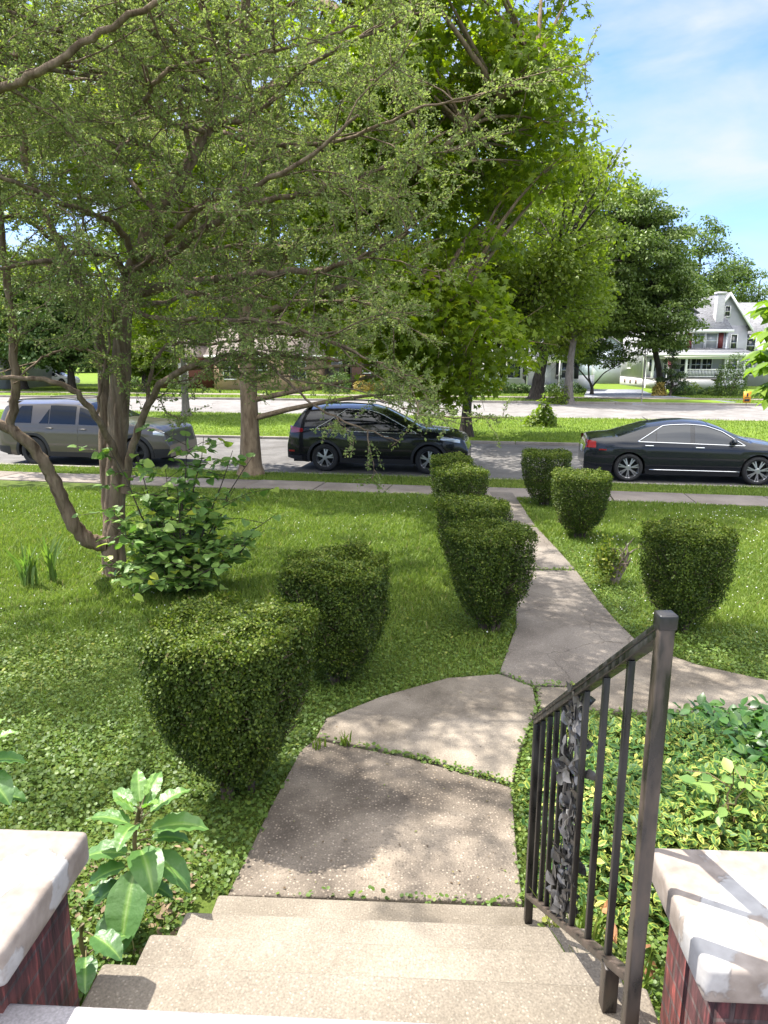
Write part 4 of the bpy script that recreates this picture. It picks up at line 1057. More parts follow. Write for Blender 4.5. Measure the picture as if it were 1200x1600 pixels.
def bedpts(n):
    P0 = np.array(BED); lo, hi = P0.min(0), P0.max(0)
    x = r_.uniform(lo[0], hi[0], n*3); y = r_.uniform(lo[1], hi[1], n*3); k = in_poly(x, y, P0); x, y = x[k][:n], y[k][:n]
    d = np.full(len(x), 9.0)
    for a, b2 in zip(P0, np.roll(P0, -1, 0)):
        ab = b2-a; t = np.clip(((x-a[0])*ab[0]+(y-a[1])*ab[1])/(ab@ab), 0, 1)
        d = np.minimum(d, np.hypot(x-a[0]-t*ab[0], y-a[1]-t*ab[1]))
    return x, y, d
X, Y, dd = bedpts(26000)
H = (0.29*np.clip(dd/0.35, 0, 1)**0.6)*(1+0.35*vnoise(X, Y, 4.5, 101)) + 0.02
n_ = len(X); zz = H - np.abs(r_.normal(size=n_))*0.06 + 0.03*(r_.random(n_) < 0.2)
pos = np.stack([X + r_.normal(size=n_)*0.03, Y + r_.normal(size=n_)*0.03, gz(X, Y) + np.maximum(zz, 0.01)], -1)
base = np.clip(0.43 + 0.12*vnoise(X, Y, 3.2, 103) + 0.10*r_.normal(size=n_), 0.05, 0.8); base[r_.random(n_) < 0.05] = 0.85
green = (X > 1.9) & (Y > 3.1) & (vnoise(X, Y, 2.0, 104) > -0.35)
kv = ~green
tag(MB().inst(*VL, pos[kv], rand_rot(int(kv.sum()), np.tile([0, -0.15, 1.], (int(kv.sum()), 1)), 0.75, r_), (lambda q: np.stack([q*0.82, q, q], -1))(r_.uniform(0.034, 0.06, int(kv.sum()))), base[kv], VT).build("variegated_groundcover", M_var), kind='stuff')
M_grn = leaf_mat("glossy_green_leaf", [(0, (0.03, 0.08, 0.02)), (0.5, (0.05, 0.125, 0.026)), (1, (0.12, 0.20, 0.035))], 0.28, rough=0.35, spec=0.5)
n2 = 6500; X2, Y2 = r_.uniform(1.65, 4.2, n2), r_.uniform(2.9, 4.9, n2); k = in_poly(X2, Y2, np.array(BED)); X2, Y2 = X2[k], Y2[k]; n2 = len(X2)
H2 = 0.29*(1+0.35*vnoise(X2, Y2, 3.5, 105))*np.clip((X2-1.5)/0.5, 0, 1) + 0.05
pos2 = np.stack([X2, Y2, gz(X2, Y2)+np.maximum(0.02, H2-np.abs(r_.normal(size=n2))*0.09)], -1)
tag(MB().inst(*LEAF6, pos2, rand_rot(n2, np.tile([0, -0.1, 1.], (n2, 1)), 0.7, r_), r_.uniform(0.055, 0.10, n2), np.clip(r_.normal(0.45, 0.2, n2), 0, 1)).build("green_groundcover", M_grn), kind='stuff')
# a light seedling standing above the ground cover
sb = P(1135, 1290, 2.95); sb = np.array([sb[0], sb[1], float(gz(sb[0], sb[1]))+0.05])
shoot_bush("weed_seedling", "pale green seedling rising above the variegated leaves behind the right pier", "plant", sb, [(0.03, 0.02, 0.52), (0.09, 0.05, 0.44), (-0.05, 0.0, 0.36)], LEAF6, 0.085, leaf_mat("seedling_leaf", [(0, (0.10, 0.19, 0.05)), (1, (0.24, 0.34, 0.08))], 0.35), M_pokestem, 77, 9, spread=0.5)
# long grass and fallen leaves under the rail
gb_ = np.array([0.80, 2.05, 0.55])
blades("grass_tuft", "long thin grass tuft growing between the handrail and the right pier", "grass", gb_, 60, 0.42, 0.26, M_grass, 88, 0.006)
blades("grass_tuft", "fine bright grass tuft below the leaf scroll of the handrail", "grass", np.array([0.78, 2.42, 0.54]), 46, 0.34, 0.22, M_grass, 89, 0.006)
blades("grass_tuft", "yellowish short grass tuft beside the foot of the right pier", "grass", np.array([0.72, 1.75, 0.56]), 60, 0.28, 0.2, M_grass, 90, 0.007)
n_ = 900; X, Y = r_.uniform(0.66, 0.98, n_), r_.uniform(1.2, 2.6, n_)
tag(MB().inst(*ROUND, np.stack([X, Y, 0.55+r_.uniform(0, 0.07, n_)], -1), rand_rot(n_, np.tile([0, 0, 1.], (n_, 1)), 0.6, r_), r_.uniform(0.015, 0.03, n_), np.clip(r_.normal(0.8, 0.2, n_), 0, 1)).build("moss_and_clover", M_ivy), kind='stuff')
M_dry = simple("dry_leaf", (0.26, 0.115, 0.045), 0.8, var=0.5, vscale=20)
def cup(h):
    v = HEART[0].copy(); v[:, 2] *= h; return v
for k_, (px, py, lab) in enumerate([(955, 1425, "curled brown fallen leaf caught upright under the handrail"), (948, 1452, "brown fallen leaf lying below the last balusters"), (1008, 1508, "rusty brown fallen leaf on moss close to the right post"), (1002, 1535, "small brown fallen leaf just below a larger rusty one"), (1000, 1480, "brown fallen leaf between the right post and the pier cap")]):
    q = P(px, py, 2.0 if k_ < 2 else 1.85); r = ray(px, py); d_ = (0.60-CAM[2])/r[2]; q = CAM + r*d_
    b = MB().inst(cup(4.5), HEART[1], q[None], rand_rot(1, np.array([[0, -0.4, 1.]]), 0.5, r_), np.array([0.062 if k_ != 3 else 0.045]), np.array([.5]))
    o = b.build("fallen_leaf", M_dry); tag(o, lab, "leaf", "dry leaves under the handrail")
n_ = 500; X, Y = r_.uniform(-1.6, -0.85, n_), r_.uniform(1.9, 3.1, n_)
tag(MB().inst(*LEAF6, np.stack([X, Y, gz(X, Y)+r_.uniform(0, 0.05, n_)], -1), rand_rot(n_, np.tile([0, 0, 1.], (n_, 1)), 0.5, r_), r_.uniform(0.02, 0.045, n_), np.full(n_, .5)).build("leaf_litter", simple("litter", (0.17, 0.12, 0.07), 0.9, var=0.5, vscale=30)), kind='stuff')

# bits of leaf and twig lying on the walk and steps
n_ = 260; px_, py_ = r_.uniform(370, 820, n_), r_.uniform(1080, 1400, n_); pos = []
for a, b2 in zip(px_, py_):
    q = G(a, b2)
    if any(in_poly(q[:1], q[1:2], np.array(sl))[0] for sl in SLABS[:2]) and (r_.random() < 0.45 or a < 470 or b2 > 1370): pos.append(q + [0, 0, 0.042])
pos = np.array(pos); n_ = len(pos)
M_bits = leaf_mat("leaf_bits", [(0, (0.06, 0.04, 0.025)), (0.6, (0.16, 0.11, 0.06)), (1, (0.12, 0.15, 0.04))], 0.1)
zz_ = r_.uniform(0.008, 0.022, n_)
tag(MB().inst(*LEAF4, pos, rand_rot(n_, np.tile([0, 0, 1.], (n_, 1)), 0.25, r_), np.stack([zz_*0.8, zz_, zz_], -1), r_.random(n_)).build("leaf_debris", M_bits), kind='stuff')
# ------------------------------------------------------------------ broadleaf trees
def crown_tree(name, label, cat, base, trunk, r0, r1, blobs, nclump, clump_r, nleaf, tmpl, ls, lmat, bmat, seed, flat=0.6, droop=0.3, group=None, limbs=(), minz=None, upw=0.9, shell=0.55):
    """trunk: local points; blobs: crown ellipsoids (cx,cy,cz,rx,ry,rz) local; leaves gather in clumps on boughs"""
    r = np.random.default_rng(seed); base = np.array(base, float)
    t = thing(name, label, cat, base, 0, group)
    b = MB(); tp = np.array(trunk, float); n = max(8, 4*len(tp)); tt = np.linspace(0, len(tp)-1, n)
    q = np.stack([np.interp(tt, np.arange(len(tp)), tp[:, k]) for k in range(3)], -1)
    for _ in range(2): q[1:-1] = .25*q[:-2]+.5*q[1:-1]+.25*q[2:]
    rr = r0 + (r1-r0)*np.linspace(0, 1, n)**0.8
    hgt = np.linspace(0, 1, n)
    rr = rr*(1+0.45*np.exp(-q[:, 2]/0.35)) * (1+0.03*r.normal(size=n))
    b.tube(q, rr, 14)
    skel = [q]
    for lp_ in limbs:
        l2 = np.array(lp_, float); m = 10; t2 = np.linspace(0, len(l2)-1, m); l2 = np.stack([np.interp(t2, np.arange(len(l2)), l2[:, k]) for k in range(3)], -1)
        b.tube(l2, np.linspace(r0*0.5, r0*0.16, m), 8); skel.append(l2)
    sk = np.concatenate(skel)
    vol = np.array([bb_[3]*bb_[4]*bb_[5] for bb_ in blobs])**0.67; vol /= vol.sum()
    C = []
    for _ in range(nclump*6):
        if len(C) >= nclump: break
        bl = blobs[r.choice(len(blobs), p=vol)]
        d = r.normal(size=3); d /= np.linalg.norm(d)
        q0 = np.array(bl[:3]) + d*np.array(bl[3:])*(shell + (1-shell)*r.random()**0.6)
        if minz is not None and q0[2] < minz: continue
        if C and np.min(np.linalg.norm(np.array(C)-q0, axis=1)) < clump_r*0.42: continue
        C.append(q0)
    C = np.array(C)
    ps, up, hs, ds = [], [], [], []
    for c in C:
        cr = clump_r*r.uniform(0.6, 1.25)
        d = np.linalg.norm(sk-c, axis=1) + 2.5*np.maximum(0, sk[:, 2]-c[2]+0.3) + 0.6*(sk[:, 2] < np.max(sk[:, 2])*0.2)*4
        s = sk[np.argmin(d)]; L = np.linalg.norm(c-s)
        m_ = (s+c)/2 + np.array([0, 0, 0.10*L]) + r.normal(size=3)*0.06*L
        tt_ = np.linspace(0, 1, 6)[:, None]; bp = s*(1-tt_)**2 + 2*m_*tt_*(1-tt_) + c*tt_**2
        b.tube(bp, np.linspace(min(r0*0.3, 0.012+0.016*L), 0.012, 6), 5, caps=False)
        for k in range(3):
            e = c + r.normal(size=3)*cr*0.55; b.tube([bp[4], (bp[4]+e)/2+r.normal(size=3)*0.05, e], [0.012, 0.009, 0.004], 4, caps=False)
        m = int(nleaf*(cr/clump_r)**2)
        v = r.normal(size=(m, 3)); v /= np.linalg.norm(v, axis=1, keepdims=True); v *= (r.random(m)**0.45)[:, None]
        p = c + v*cr*[1, 1, flat]; p[:, 2] -= 0.25*cr*(np.hypot(v[:, 0], v[:, 1])**2)
        ps.append(p); up.append(v*0.5 + [0, 0, upw]); hs.append(np.clip(r.normal(0.45, 0.17, m)+r.normal()*0.12, 0, 1))
        ds.append(v*[1, 1, .3] + r.normal(size=(m, 3))*0.5 - [0, 0, droop])
    b.build("trunk", bmat, t, smooth=True)
    ps, up, hs, ds = map(np.concatenate, (ps, up, hs, ds))
    nm = up + r.normal(size=(len(ps), 3))*0.55
    MB().inst(*tmpl, ps, frames(ds, nm), r.uniform(0.7, 1.25, len(ps))*ls, hs).build("crown", lmat, t)
    return t, len(ps)

M_gum = leaf_mat("sweetgum_leaf", [(0, (0.098, 0.147, 0.014)), (0.5, (0.156, 0.220, 0.018)), (0.85, (0.229, 0.280, 0.022)), (1, (0.326, 0.322, 0.030))], 0.54, (1.75, 1.8, 0.5), 0.42, 0.3)
M_mid = leaf_mat("street_tree_leaf", [(0, (0.091, 0.132, 0.017)), (0.5, (0.136, 0.188, 0.024)), (1, (0.226, 0.264, 0.036))], 0.4, (1.5, 1.65, 0.5), 0.5, 0.3)
M_dark = leaf_mat("dark_maple_leaf", [(0, (0.086, 0.127, 0.029)), (0.5, (0.125, 0.179, 0.040)), (1, (0.204, 0.261, 0.055))], 0.26, (1.2, 1.5, 0.7), 0.45, 0.4)
M_back = leaf_mat("backdrop_tree_leaf", [(0, (0.065, 0.105, 0.026)), (0.5, (0.095, 0.145, 0.034)), (1, (0.15, 0.20, 0.045))], 0.36, (1.4, 1.55, 0.6), 0.55, 0.3)
M_backdark = leaf_mat("shade_tree_leaf", [(0, (0.039, 0.080, 0.020)), (0.5, (0.064, 0.114, 0.026)), (1, (0.125, 0.174, 0.037))], 0.3, (1.3, 1.5, 0.6), 0.55, 0.3)
M_lime = leaf_mat("lime_leaf", [(0, (0.09, 0.14, 0.015)), (0.5, (0.14, 0.20, 0.02)), (1, (0.22, 0.27, 0.03))], 0.48, (1.5, 1.6, 0.4))
M_barkgum = bark_mat("ridged_tan_bark", (0.10, 0.068, 0.042), (0.27, 0.20, 0.13), 3.5, 0.25, 0.9)
M_barkdark = bark_mat("dark_bark", (0.022, 0.018, 0.015), (0.085, 0.068, 0.054), 3.5, 0.2, 0.9)
M_barkgrey = bark_mat("grey_bark", (0.09, 0.08, 0.07), (0.22, 0.195, 0.17), 4, 0.25, 0.6)

b0 = G(392, 742)
bl = [(0.6, 1.6, 9.6, 6.8, 5.0, 4.2), (4.6, 0.4, 7.6, 3.1, 3.0, 2.5), (4.2, -0.2, 4.7, 1.9, 2.4, 1.6), (-4, 1.2, 8, 4.5, 4, 3.4), (0.5, 1.4, 6.2, 4.2, 3.6, 2.2), (4.9, 0.6, 9.4, 2.3, 2.6, 2.9), (4.9, -1.0, 3.1, 1.0, 1.6, 1.3), (2.5, 0.5, 4.3, 2.0, 2.4, 1.2), (4.0, -0.6, 3.5, 1.9, 1.8, 1.2)]
print(crown_tree("street_tree", "tall street tree with thick tan trunk and star-shaped bright green leaves by the sidewalk", "tree", b0,
    [(0, 0, -0.1), (0.03, 0, 1.5), (0.0, 0.1, 4), (0.2, 0.1, 8), (0.4, 0, 12), (0.3, 0, 16)], 0.25, 0.07, bl, 380, 0.85, 200, STAR, 0.165, M_gum, M_barkgum, 101, 0.62, 0.5,
    limbs=[((0.1, 0, 4.5), (2, -.4, 5.6), (4.2, -1, 6.8), (6.2, -1.4, 8.4)), ((0.1, 0, 5.5), (-2, 0, 7), (-5, 0, 9)), ((0.0, 0.1, 3.6), (1.8, 0, 4.2), (3.6, -.4, 4.6), (5, -.8, 4.2)), ((.3, 0, 8), (2, 1, 10), (4.5, 0, 12)), ((.3, 0, 9), (-1, -2, 11), (-3, -3, 13))], minz=1.9, shell=0.35))

b0 = G(728, 682)
print(crown_tree("median_tree", "dark-trunked tree standing in the grass median behind the black crossover's hood", "tree", b0,
    [(0, 0, -0.1), (0.0, 0, 1.2), (0.18, 0, 3), (0.5, 0, 5.5), (0.6, 0, 9)], 0.21, 0.06, [(1.2, 0, 7.4, 3.9, 3.6, 3.7), (-0.6, 0, 5.2, 3.0, 3, 1.7), (2.2, 0, 5.0, 2.2, 2.4, 1.6), (-0.4, -0.2, 3.9, 2.0, 2.0, 1.0), (1.6, -0.3, 3.8, 1.8, 2.0, 1.0)], 200, 0.85, 170, LEAF6, 0.16, M_mid, M_barkdark, 102, 0.6, 0.5,
    limbs=[((0.2, 0, 3), (1.4, 0, 4.5), (3, 0, 6)), ((0.1, 0, 3), (-1.2, 0, 4.4), (-2.6, 0, 5.4))], minz=2.5, shell=0.4))

b0 = G(838, 624)
print(crown_tree("lawn_tree", "thick dark trunk tree in front of the white bungalow with a wide green crown", "tree", b0,
    [(0, 0, -0.2), (0.1, 0, 1.5), (0.5, 0, 3.5), (1.0, 0, 6), (1.2, 0, 10)], 0.5, 0.1, [(-0.6, 0, 10.0, 3.9, 4.5, 5.2), (-1.5, 0, 5.6, 2.9, 3.5, 2.3), (2.0, 0, 6.2, 2.3, 3, 3.2), (0.6, 0, 13.2, 2.4, 3.2, 2.6)], 260, 1.05, 190, LEAF6, 0.21, M_mid, M_barkdark, 103, 0.6, 0.5,
    limbs=[((0.3, 0, 3), (-1, 0, 4.5), (-3, 0, 6.5)), ((0.5, 0, 3.4), (2, 0, 5), (3.4, 0, 7))], minz=2.9, shell=0.4))
b0 = G(889, 630)
print(crown_tree("lawn_tree", "slimmer brown trunk tree on the far verge just right of the thick dark trunk", "tree", b0,
    [(0, 0, -0.2), (-0.1, 0, 1.5), (0.0, 0, 3.5), (0.4, 0, 6), (0.4, 0, 9)], 0.33, 0.08, [(-0.6, 0, 7.0, 2.1, 3, 3.6), (0.0, 0, 9.6, 1.9, 2.6, 2.8)], 120, 0.95, 180, LEAF6, 0.20, M_mid, M_barkgrey, 104, 0.6, 0.5, minz=3.4, shell=0.4))
b0 = np.array([21.0, 54.5, 0.05])
print(crown_tree("dark_maple", "broad dark green maple whose drooping crown hides the left half of the grey house", "tree", b0,
    [(0, 0, -0.2), (-0.2, 0, 1.5), (-0.8, 0, 3.5), (-2.2, 0, 7), (-2.8, 0, 11)], 0.30, 0.1, [(-4.2, 0, 9.2, 5.8, 5, 5.0), (-1.4, -1, 6.2, 3.2, 3.4, 2.8), (-5.6, -1, 7.4, 3.2, 3.6, 2.8), (0.0, -0.5, 4.0, 1.1, 1.5, 1.5), (0.3, 0, 7.9, 1.4, 2.6, 2.2), (-4.2, 0, 12.5, 3.2, 3.6, 2.6)], 420, 1.0, 190, LEAF6, 0.22, M_dark, M_barkdark, 105, 0.42, 0.6, minz=3.5, shell=0.5))
b0 = np.array([15.6, 54.0, 0.08])
print(crown_tree("dogwood_tree", "small layered dogwood with flat pale leaf tiers by the blue garage", "tree", b0,
    [(0, 0, -0.1), (0.0, 0, 0.5), (-0.3, 0, 1.2), (-0.4, 0, 2.6)], 0.13, 0.05, [(-1.0, 0, 2.9, 2.0, 1.6, 0.7), (1.2, 0, 2.9, 2.2, 1.6, 0.8), (0.2, 0, 3.7, 1.7, 1.5, 0.5)], 60, 0.75, 150, LEAF6, 0.15, M_back, M_barkdark, 106, 0.25, 0.2,
    limbs=[((0, 0, 0.6), (0.8, 0, 1.6), (2.2, 0, 2.4)), ((-0.1, 0, 0.8), (-1, 0, 1.8), (-2, 0, 2.5))], minz=1.9, shell=0.3))
b0 = G(291, 650)
print(crown_tree("young_street_tree", "slender grey trunk tree in the median left of the tan street tree", "tree", b0,
    [(0, 0, -0.1), (0.0, 0, 2), (0.0, 0, 4), (0, 0, 8)], 0.19, 0.05, [(0, 0, 6.6, 3.4, 3.2, 3.0), (-2.0, 0, 4.4, 1.8, 2, 1.1)], 110, 0.85, 150, LEAF6, 0.18, M_gum, M_barkgrey, 107, 0.6, 0.5, minz=2.9, shell=0.4))
b0 = G(541, 607)
print(crown_tree("shade_tree", "dark tree rising from a black shrub in front of the brown house with steps", "tree", b0,
    [(0, 0, -0.1), (0.0, 0, 2), (0.1, 0, 4), (0, 0, 9)], 0.48, 0.1, [(0, 0, 8, 5, 4.5, 4.2), (2.5, 0, 6, 3, 3, 2)], 170, 1.1, 150, LEAF6, 0.24, M_backdark, M_barkdark, 108, 0.6, 0.5, minz=3.4, shell=0.4))
# trees behind the houses, each with its own crown
BT = [(-31, 62, 11, 5.5, 'm', "mid green backdrop tree in front of the pale house at the far left"), (-14.5, 70, 10, 4.6, 'd', "dark backdrop tree between the red brick house and the lime tree"), (-47, 66, 13, 6.5, 'd', "dark backdrop tree at the far left behind the pale house"), (-26, 60, 9.5, 4.2, 'd', "dense dark tree rising left of the old trunk beyond the road"), (-19.2, 58, 7.2, 2.7, 'l', "yellow green tree just right of the old trunk beyond the road"),
      (-33, 74, 14, 6.5, 'm', "tall backdrop tree behind the dense dark tree"), (-22, 76, 14, 6.5, 'd', "tall dark backdrop tree behind the red brick wing"), (-12, 80, 15, 7, 'm', "tall backdrop tree over the tan brick house"),
      (-3, 80, 14, 6.5, 'd', "tall dark backdrop tree above the brown house with steps"), (6, 82, 14, 6.0, 'm', "backdrop tree behind the white bungalow's left end"), (15.0, 84, 12.5, 5.5, 'd', "dark backdrop tree between the bungalow and the grey house"),
      (38.0, 90, 19.0, 5.6, 'm', "tall light green tree right behind the dark maple"), (45.0, 96, 15.5, 5.0, 'm', "rounded light tree above the grey house's chimney"), (52.5, 104, 15.5, 4.0, 's', "thin sparse tree top at the right above the grey roof"), (58, 96, 12.5, 5.5, 'm', "backdrop tree at the right edge behind the grey roof"), (31, 92, 18, 6, 'm', "backdrop tree mostly hidden behind the dark maple")]
for k_, (x, y, h, rad, kind, lab) in enumerate(BT):
    m_ = {'d': M_backdark, 'm': M_back, 'l': M_lime, 's': M_back}[kind]
    bl = [(0, 0, h*0.62, rad*0.85, rad*0.8, h*0.36), (rad*0.35, 0, h*0.42, rad*0.7, rad*0.7, h*0.26), (-rad*0.4, 0, h*0.45, rad*0.65, rad*0.7, h*0.27), (rad*0.1, 0, h*0.82, rad*0.5, rad*0.5, h*0.18)]
    crown_tree("backdrop_tree", lab, "tree", (x, y, 0), [(0, 0, -0.1), (0.05, 0, h*.25), (0, 0, h*.5), (0.1, 0, h*.85)], 0.35, 0.08, bl, 150 if kind != 's' else 60, rad*0.24, 120 if kind != 's' else 60, LEAF6, 0.32, m_, M_barkdark, 200+k_, 0.65, 0.4, "trees behind the houses across the road", minz=1.2, shell=0.4)

# a far wood that closes the view between and behind the houses
r_ = np.random.default_rng(290)
n_ = 60000
cx = np.linspace(-150, 150, 60); ch = r_.uniform(8, 13, 60)
X_ = r_.uniform(-155, 155, n_); top_ = np.interp(X_, cx, ch)*(1+0.1*np.sin(X_*1.3))
Z_ = top_*r_.random(n_)**0.8; Y_ = 128 + 8*np.abs(r_.normal(size=n_))*0.6 + 2.5*np.sin(X_*0.9+Z_*0.7)
tag(MB().inst(*LEAF6, np.stack([X_, Y_, Z_], -1), rand_rot(n_, np.tile([0, -.5, .6], (n_, 1)), 1, r_), r_.uniform(0.7, 1.5, n_), np.clip(r_.normal(.45, .2, n_), 0, 1)).build("far_woods", M_backdark), kind='stuff')

# the young tree whose branch hangs in at the right
pt = P(1330, 900, 7.6); yb = np.array([pt[0], pt[1], float(gz(pt[0], pt[1]))])
M_palm = leaf_mat("palmate_leaf", [(0, (0.11, 0.19, 0.02)), (0.5, (0.16, 0.26, 0.03)), (1, (0.24, 0.34, 0.05))], 0.42, (1.4, 1.5, 0.5), 0.4, 0.4)
r_ = np.random.default_rng(300)
yt = thing("young_tree", "young tree with drooping yellow green fingered leaves reaching in at the right edge", "tree", yb)
b = MB(); top = np.array([-0.1, 0, 3.6])
b.tube([(0, 0, -.1), (0.02, 0, 1.2), (-.05, 0, 2.4), top], [0.05, 0.042, 0.032, 0.015], 8)
ps, ds, hs = [], [], []; pts_y = []
for (px, py, dy) in [(1206, 480, 0), (1212, 510, -.2), (1194, 548, .1), (1218, 566, -.3), (1204, 600, 0.1), (1222, 620, -.2), (1232, 530, 0.2), (1230, 470, 0), (1250, 560, .2), (1240, 620, 0), (1260, 500, -.3), (1300, 440, .1), (1320, 560, -.2), (1350, 500, .3), (1380, 590, 0), (1300, 640, .2)]:
    pts_y.append(P(px, py, 7.6+dy) - yb)
for k in range(16):
    a = r_.uniform(-2.2, 2.2); q = r_.uniform(0.35, 1.0); pts_y.append(np.array([-0.05+math.cos(a)*q, math.sin(a)*q, r_.uniform(1.9, 3.75)-0.25*q]))
for e in pts_y:
    s = np.array([-0.03, 0, min(3.5, max(1.4, e[2]-0.35))])
    b.tube([s, (s+e)/2+[0, 0, .12], e], [0.014, 0.009, 0.004], 5, caps=False)
    m = 20
    for q in range(5):
        c = e + r_.normal(size=3)*[0.08, 0.08, 0.05]; a0 = r_.uniform(0, 6.28)
        for w in range(6):
            a = a0 + w*1.0; ps.append(c); ds.append([math.cos(a), math.sin(a), -0.55+r_.normal()*0.15]); hs.append(np.clip(r_.normal(.5, .2), 0, 1))
b.build("trunk", M_barkgrey, yt, smooth=True)
n_ = len(ps)
MB().inst(*LEAF6, np.array(ps), frames(np.array(ds), np.tile([0, 0, 1.], (n_, 1)) + r_.normal(size=(n_, 3))*0.3), np.stack([r_.uniform(0.16, 0.22, n_)*0.75, r_.uniform(0.16, 0.24, n_), np.full(n_, 0.2)], -1), np.array(hs)).build("leaves", M_palm, yt)

# ------------------------------------------------------------------ round shrubs across the road
def bush(name, label, cat, base, rx, ry, h, n, ls, mat, seed, group=None, flat=False):
    r = np.random.default_rng(seed); t = thing(name, label, cat, base, 0, group)
    v = r.normal(size=(n, 3)); v[:, 2] = np.abs(v[:, 2])*0.9 + 0.02; v /= np.linalg.norm(v, axis=1, keepdims=True)
    ph = r.uniform(0, 6.28, 4)
    f = 1 + 0.12*np.sin(4*v[:, 0]+ph[0]) + 0.12*np.sin(5*v[:, 1]+ph[1]) + 0.1*np.sin(6*v[:, 2]+ph[2])
    sc = f*(1-np.abs(r.normal(size=n))*0.14)
    p = v*np.array([rx, ry, h])*sc[:, None]
    MB().inst(*LEAF6, p, rand_rot(n, v + [0, 0, .3], 0.8, r), r.uniform(.7, 1.3, n)*ls, np.clip(r.normal(.45, .2, n), 0, 1)).build("foliage", mat, t)
    b = MB()
    for k in range(7):
        a = r.uniform(0, 6.28); e = np.array([math.cos(a)*rx*.7, math.sin(a)*ry*.7, h*.7]); b.tube([e*[.1, .1, 0]-[0, 0, .05], e*[.5, .5, .6], e], [0.025, 0.018, 0.008], 5)
    b.build("stem", M_twig, t)
    return t
M_gold = leaf_mat("golden_leaf", [(0, (0.20, 0.15, 0.03)), (0.5, (0.32, 0.23, 0.05)), (1, (0.42, 0.32, 0.08))], 0.25)
GR = "shrubs in the gardens across the road"
def yb_(px, py): return G(px, py)
SH = [(335, 600, 1.0, .9, .75, M_back, "low round green shrub before the tan brick wall"), (372, 596, 0.7, .7, .6, M_back, "pale shrub against the tan brick wall left of the street tree"), (420, 607, 1.0, .8, .85, M_backdark, "dark clipped shrub just right of the tan street trunk"),
      (222, 606, 1.3, 1.0, 1.3, M_backdark, "big dark round shrub beside the old trunk across the road"), (273, 609, 0.62, .6, .9, M_back, "single round shrub left of the slender grey trunk"), (205, 600, 0.9, .9, 1.3, M_back, "grey green shrub left of the big dark round one"),
      (527, 614, 1.35, 1.0, 1.6, M_backdark, "black shaded shrub at the base of the dark tree"), (566, 612, 0.95, .9, 1.15, M_gold, "left of two golden shrubs before the brown steps"), (592, 612, 0.85, .85, 1.0, M_gold, "right one of two golden shrubs before the brown steps"),
      (552, 601, 1.3, 1.0, 2.0, M_back, "taller yellow green bush behind the golden shrubs"), (310, 597, 0.7, .7, .8, M_back, "small green shrub before the red brick wing"), (770, 615, 1.35, 1.0, 1.2, M_backdark, "wide dark shrub at the left corner of the white bungalow"),
      (799, 615, 0.55, .55, .75, M_backdark, "small round shrub left of the bungalow porch"), (813, 615, 0.55, .55, .75, M_backdark, "small shrub below the bungalow porch window"), (826, 615, 0.5, .5, .75, M_backdark, "small shrub behind the thick dark trunk's left side"),
      (860, 615, 0.7, .7, .85, M_backdark, "dark shrub right of the thick dark trunk"), (900, 615, 0.65, .6, .8, M_backdark, "dark shrub beside the white fence by the garage"), (873, 630, 0.9, .8, 1.15, M_lime, "feathery light bush at the foot of the slimmer trunk"),
      (1139, 619, 1.35, 1.2, 2.7, M_back, "large round green bush right of the grey house's railing"), (1083, 616, 0.8, .6, .85, M_lime, "yellow flowering shrub left of the black urn"), (1127, 618, 0.85, .6, .75, M_lime, "yellow shrub in front of the large round bush"), (1106, 617, 0.8, .6, .6, M_backdark, "low dark shrub under the porch railing"),
      (1029, 619, 0.6, .5, .9, M_gold, "golden shrub at the left foot of the tiered pine"), (1068, 618, 0.9, .7, .7, M_backdark, "low dark shrub right of the tiered pine"), (302, 606, 1.2, .8, .8, M_backdark, "low dark hedge shrub under the slender grey trunk across the road"), (446, 606, 1.3, .8, .8, M_backdark, "low dark shrub right of the clipped one before the tan wall"), (625, 607, 1.2, .8, .9, M_backdark, "dark rounded shrub right of the brown steps"), (690, 608, 1.3, .8, 1.0, M_backdark, "dark shrub in front of the bungalow's left windows"), (480, 603, 1.2, .9, 1.8, M_back, "loose bare-twigged shrub at the right end of the tan wall"), (650, 616, 1.2, .9, .8, M_backdark, "low shrub behind the black crossover's roof line")]
for k_, (px, py, rx, ry, h, m_, lab) in enumerate(SH):
    bush("garden_shrub", lab, "shrub", G(px, py), rx, ry, h, int(900*max(rx, h)), 0.13, m_, 400+k_, GR)
bush("yellow_bush", "small yellow green bush alone in the grass median", "bush", G(846, 666), 0.75, .6, 0.7, 700, 0.16, M_lime, 450)
t_ = bush("sprouting_bush", "thin lime shoot standing up out of the median bush", "bush", G(848, 667), 0.25, .22, 1.25, 240, 0.15, M_lime, 451)
# the tiered garden pine
pb = G(1046, 619); pn = thing("tiered_pine", "tiered cloud-pruned pine beside the grey house's front steps", "tree", pb)
b = MB(); b.tube([(0, 0, -.05), (0.15, 0, .8), (-.1, 0, 1.7), (0.05, 0, 3.0)], [0.12, .1, .08, .04], 8)
r_ = np.random.default_rng(310); ps, hs = [], []
for (x, z, rx) in [(0, 3.05, .75), (-.2, 2.55, .9), (.45, 2.1, .8), (-.6, 1.75, .8), (.9, 1.5, .95), (-1.1, 1.15, .8), (.2, 1.2, .9), (1.3, .95, .8), (-.4, .7, .9), (.8, .5, .9)]:
    m = 330; v = r_.normal(size=(m, 3)); v /= np.linalg.norm(v, axis=1, keepdims=True); v *= r_.random(m)[:, None]**.4
    x *= .62; rx *= .62; ps.append(v*[rx, rx*.9, .24] + [x, r_.normal()*.2, z]); b.tube([(0, 0, z-.3), (x*.6, 0, z-.15), (x, 0, z)], [.05, .04, .02], 5)
b.build("trunk", M_barkdark, pn)
ps = np.concatenate(ps); n_ = len(ps)
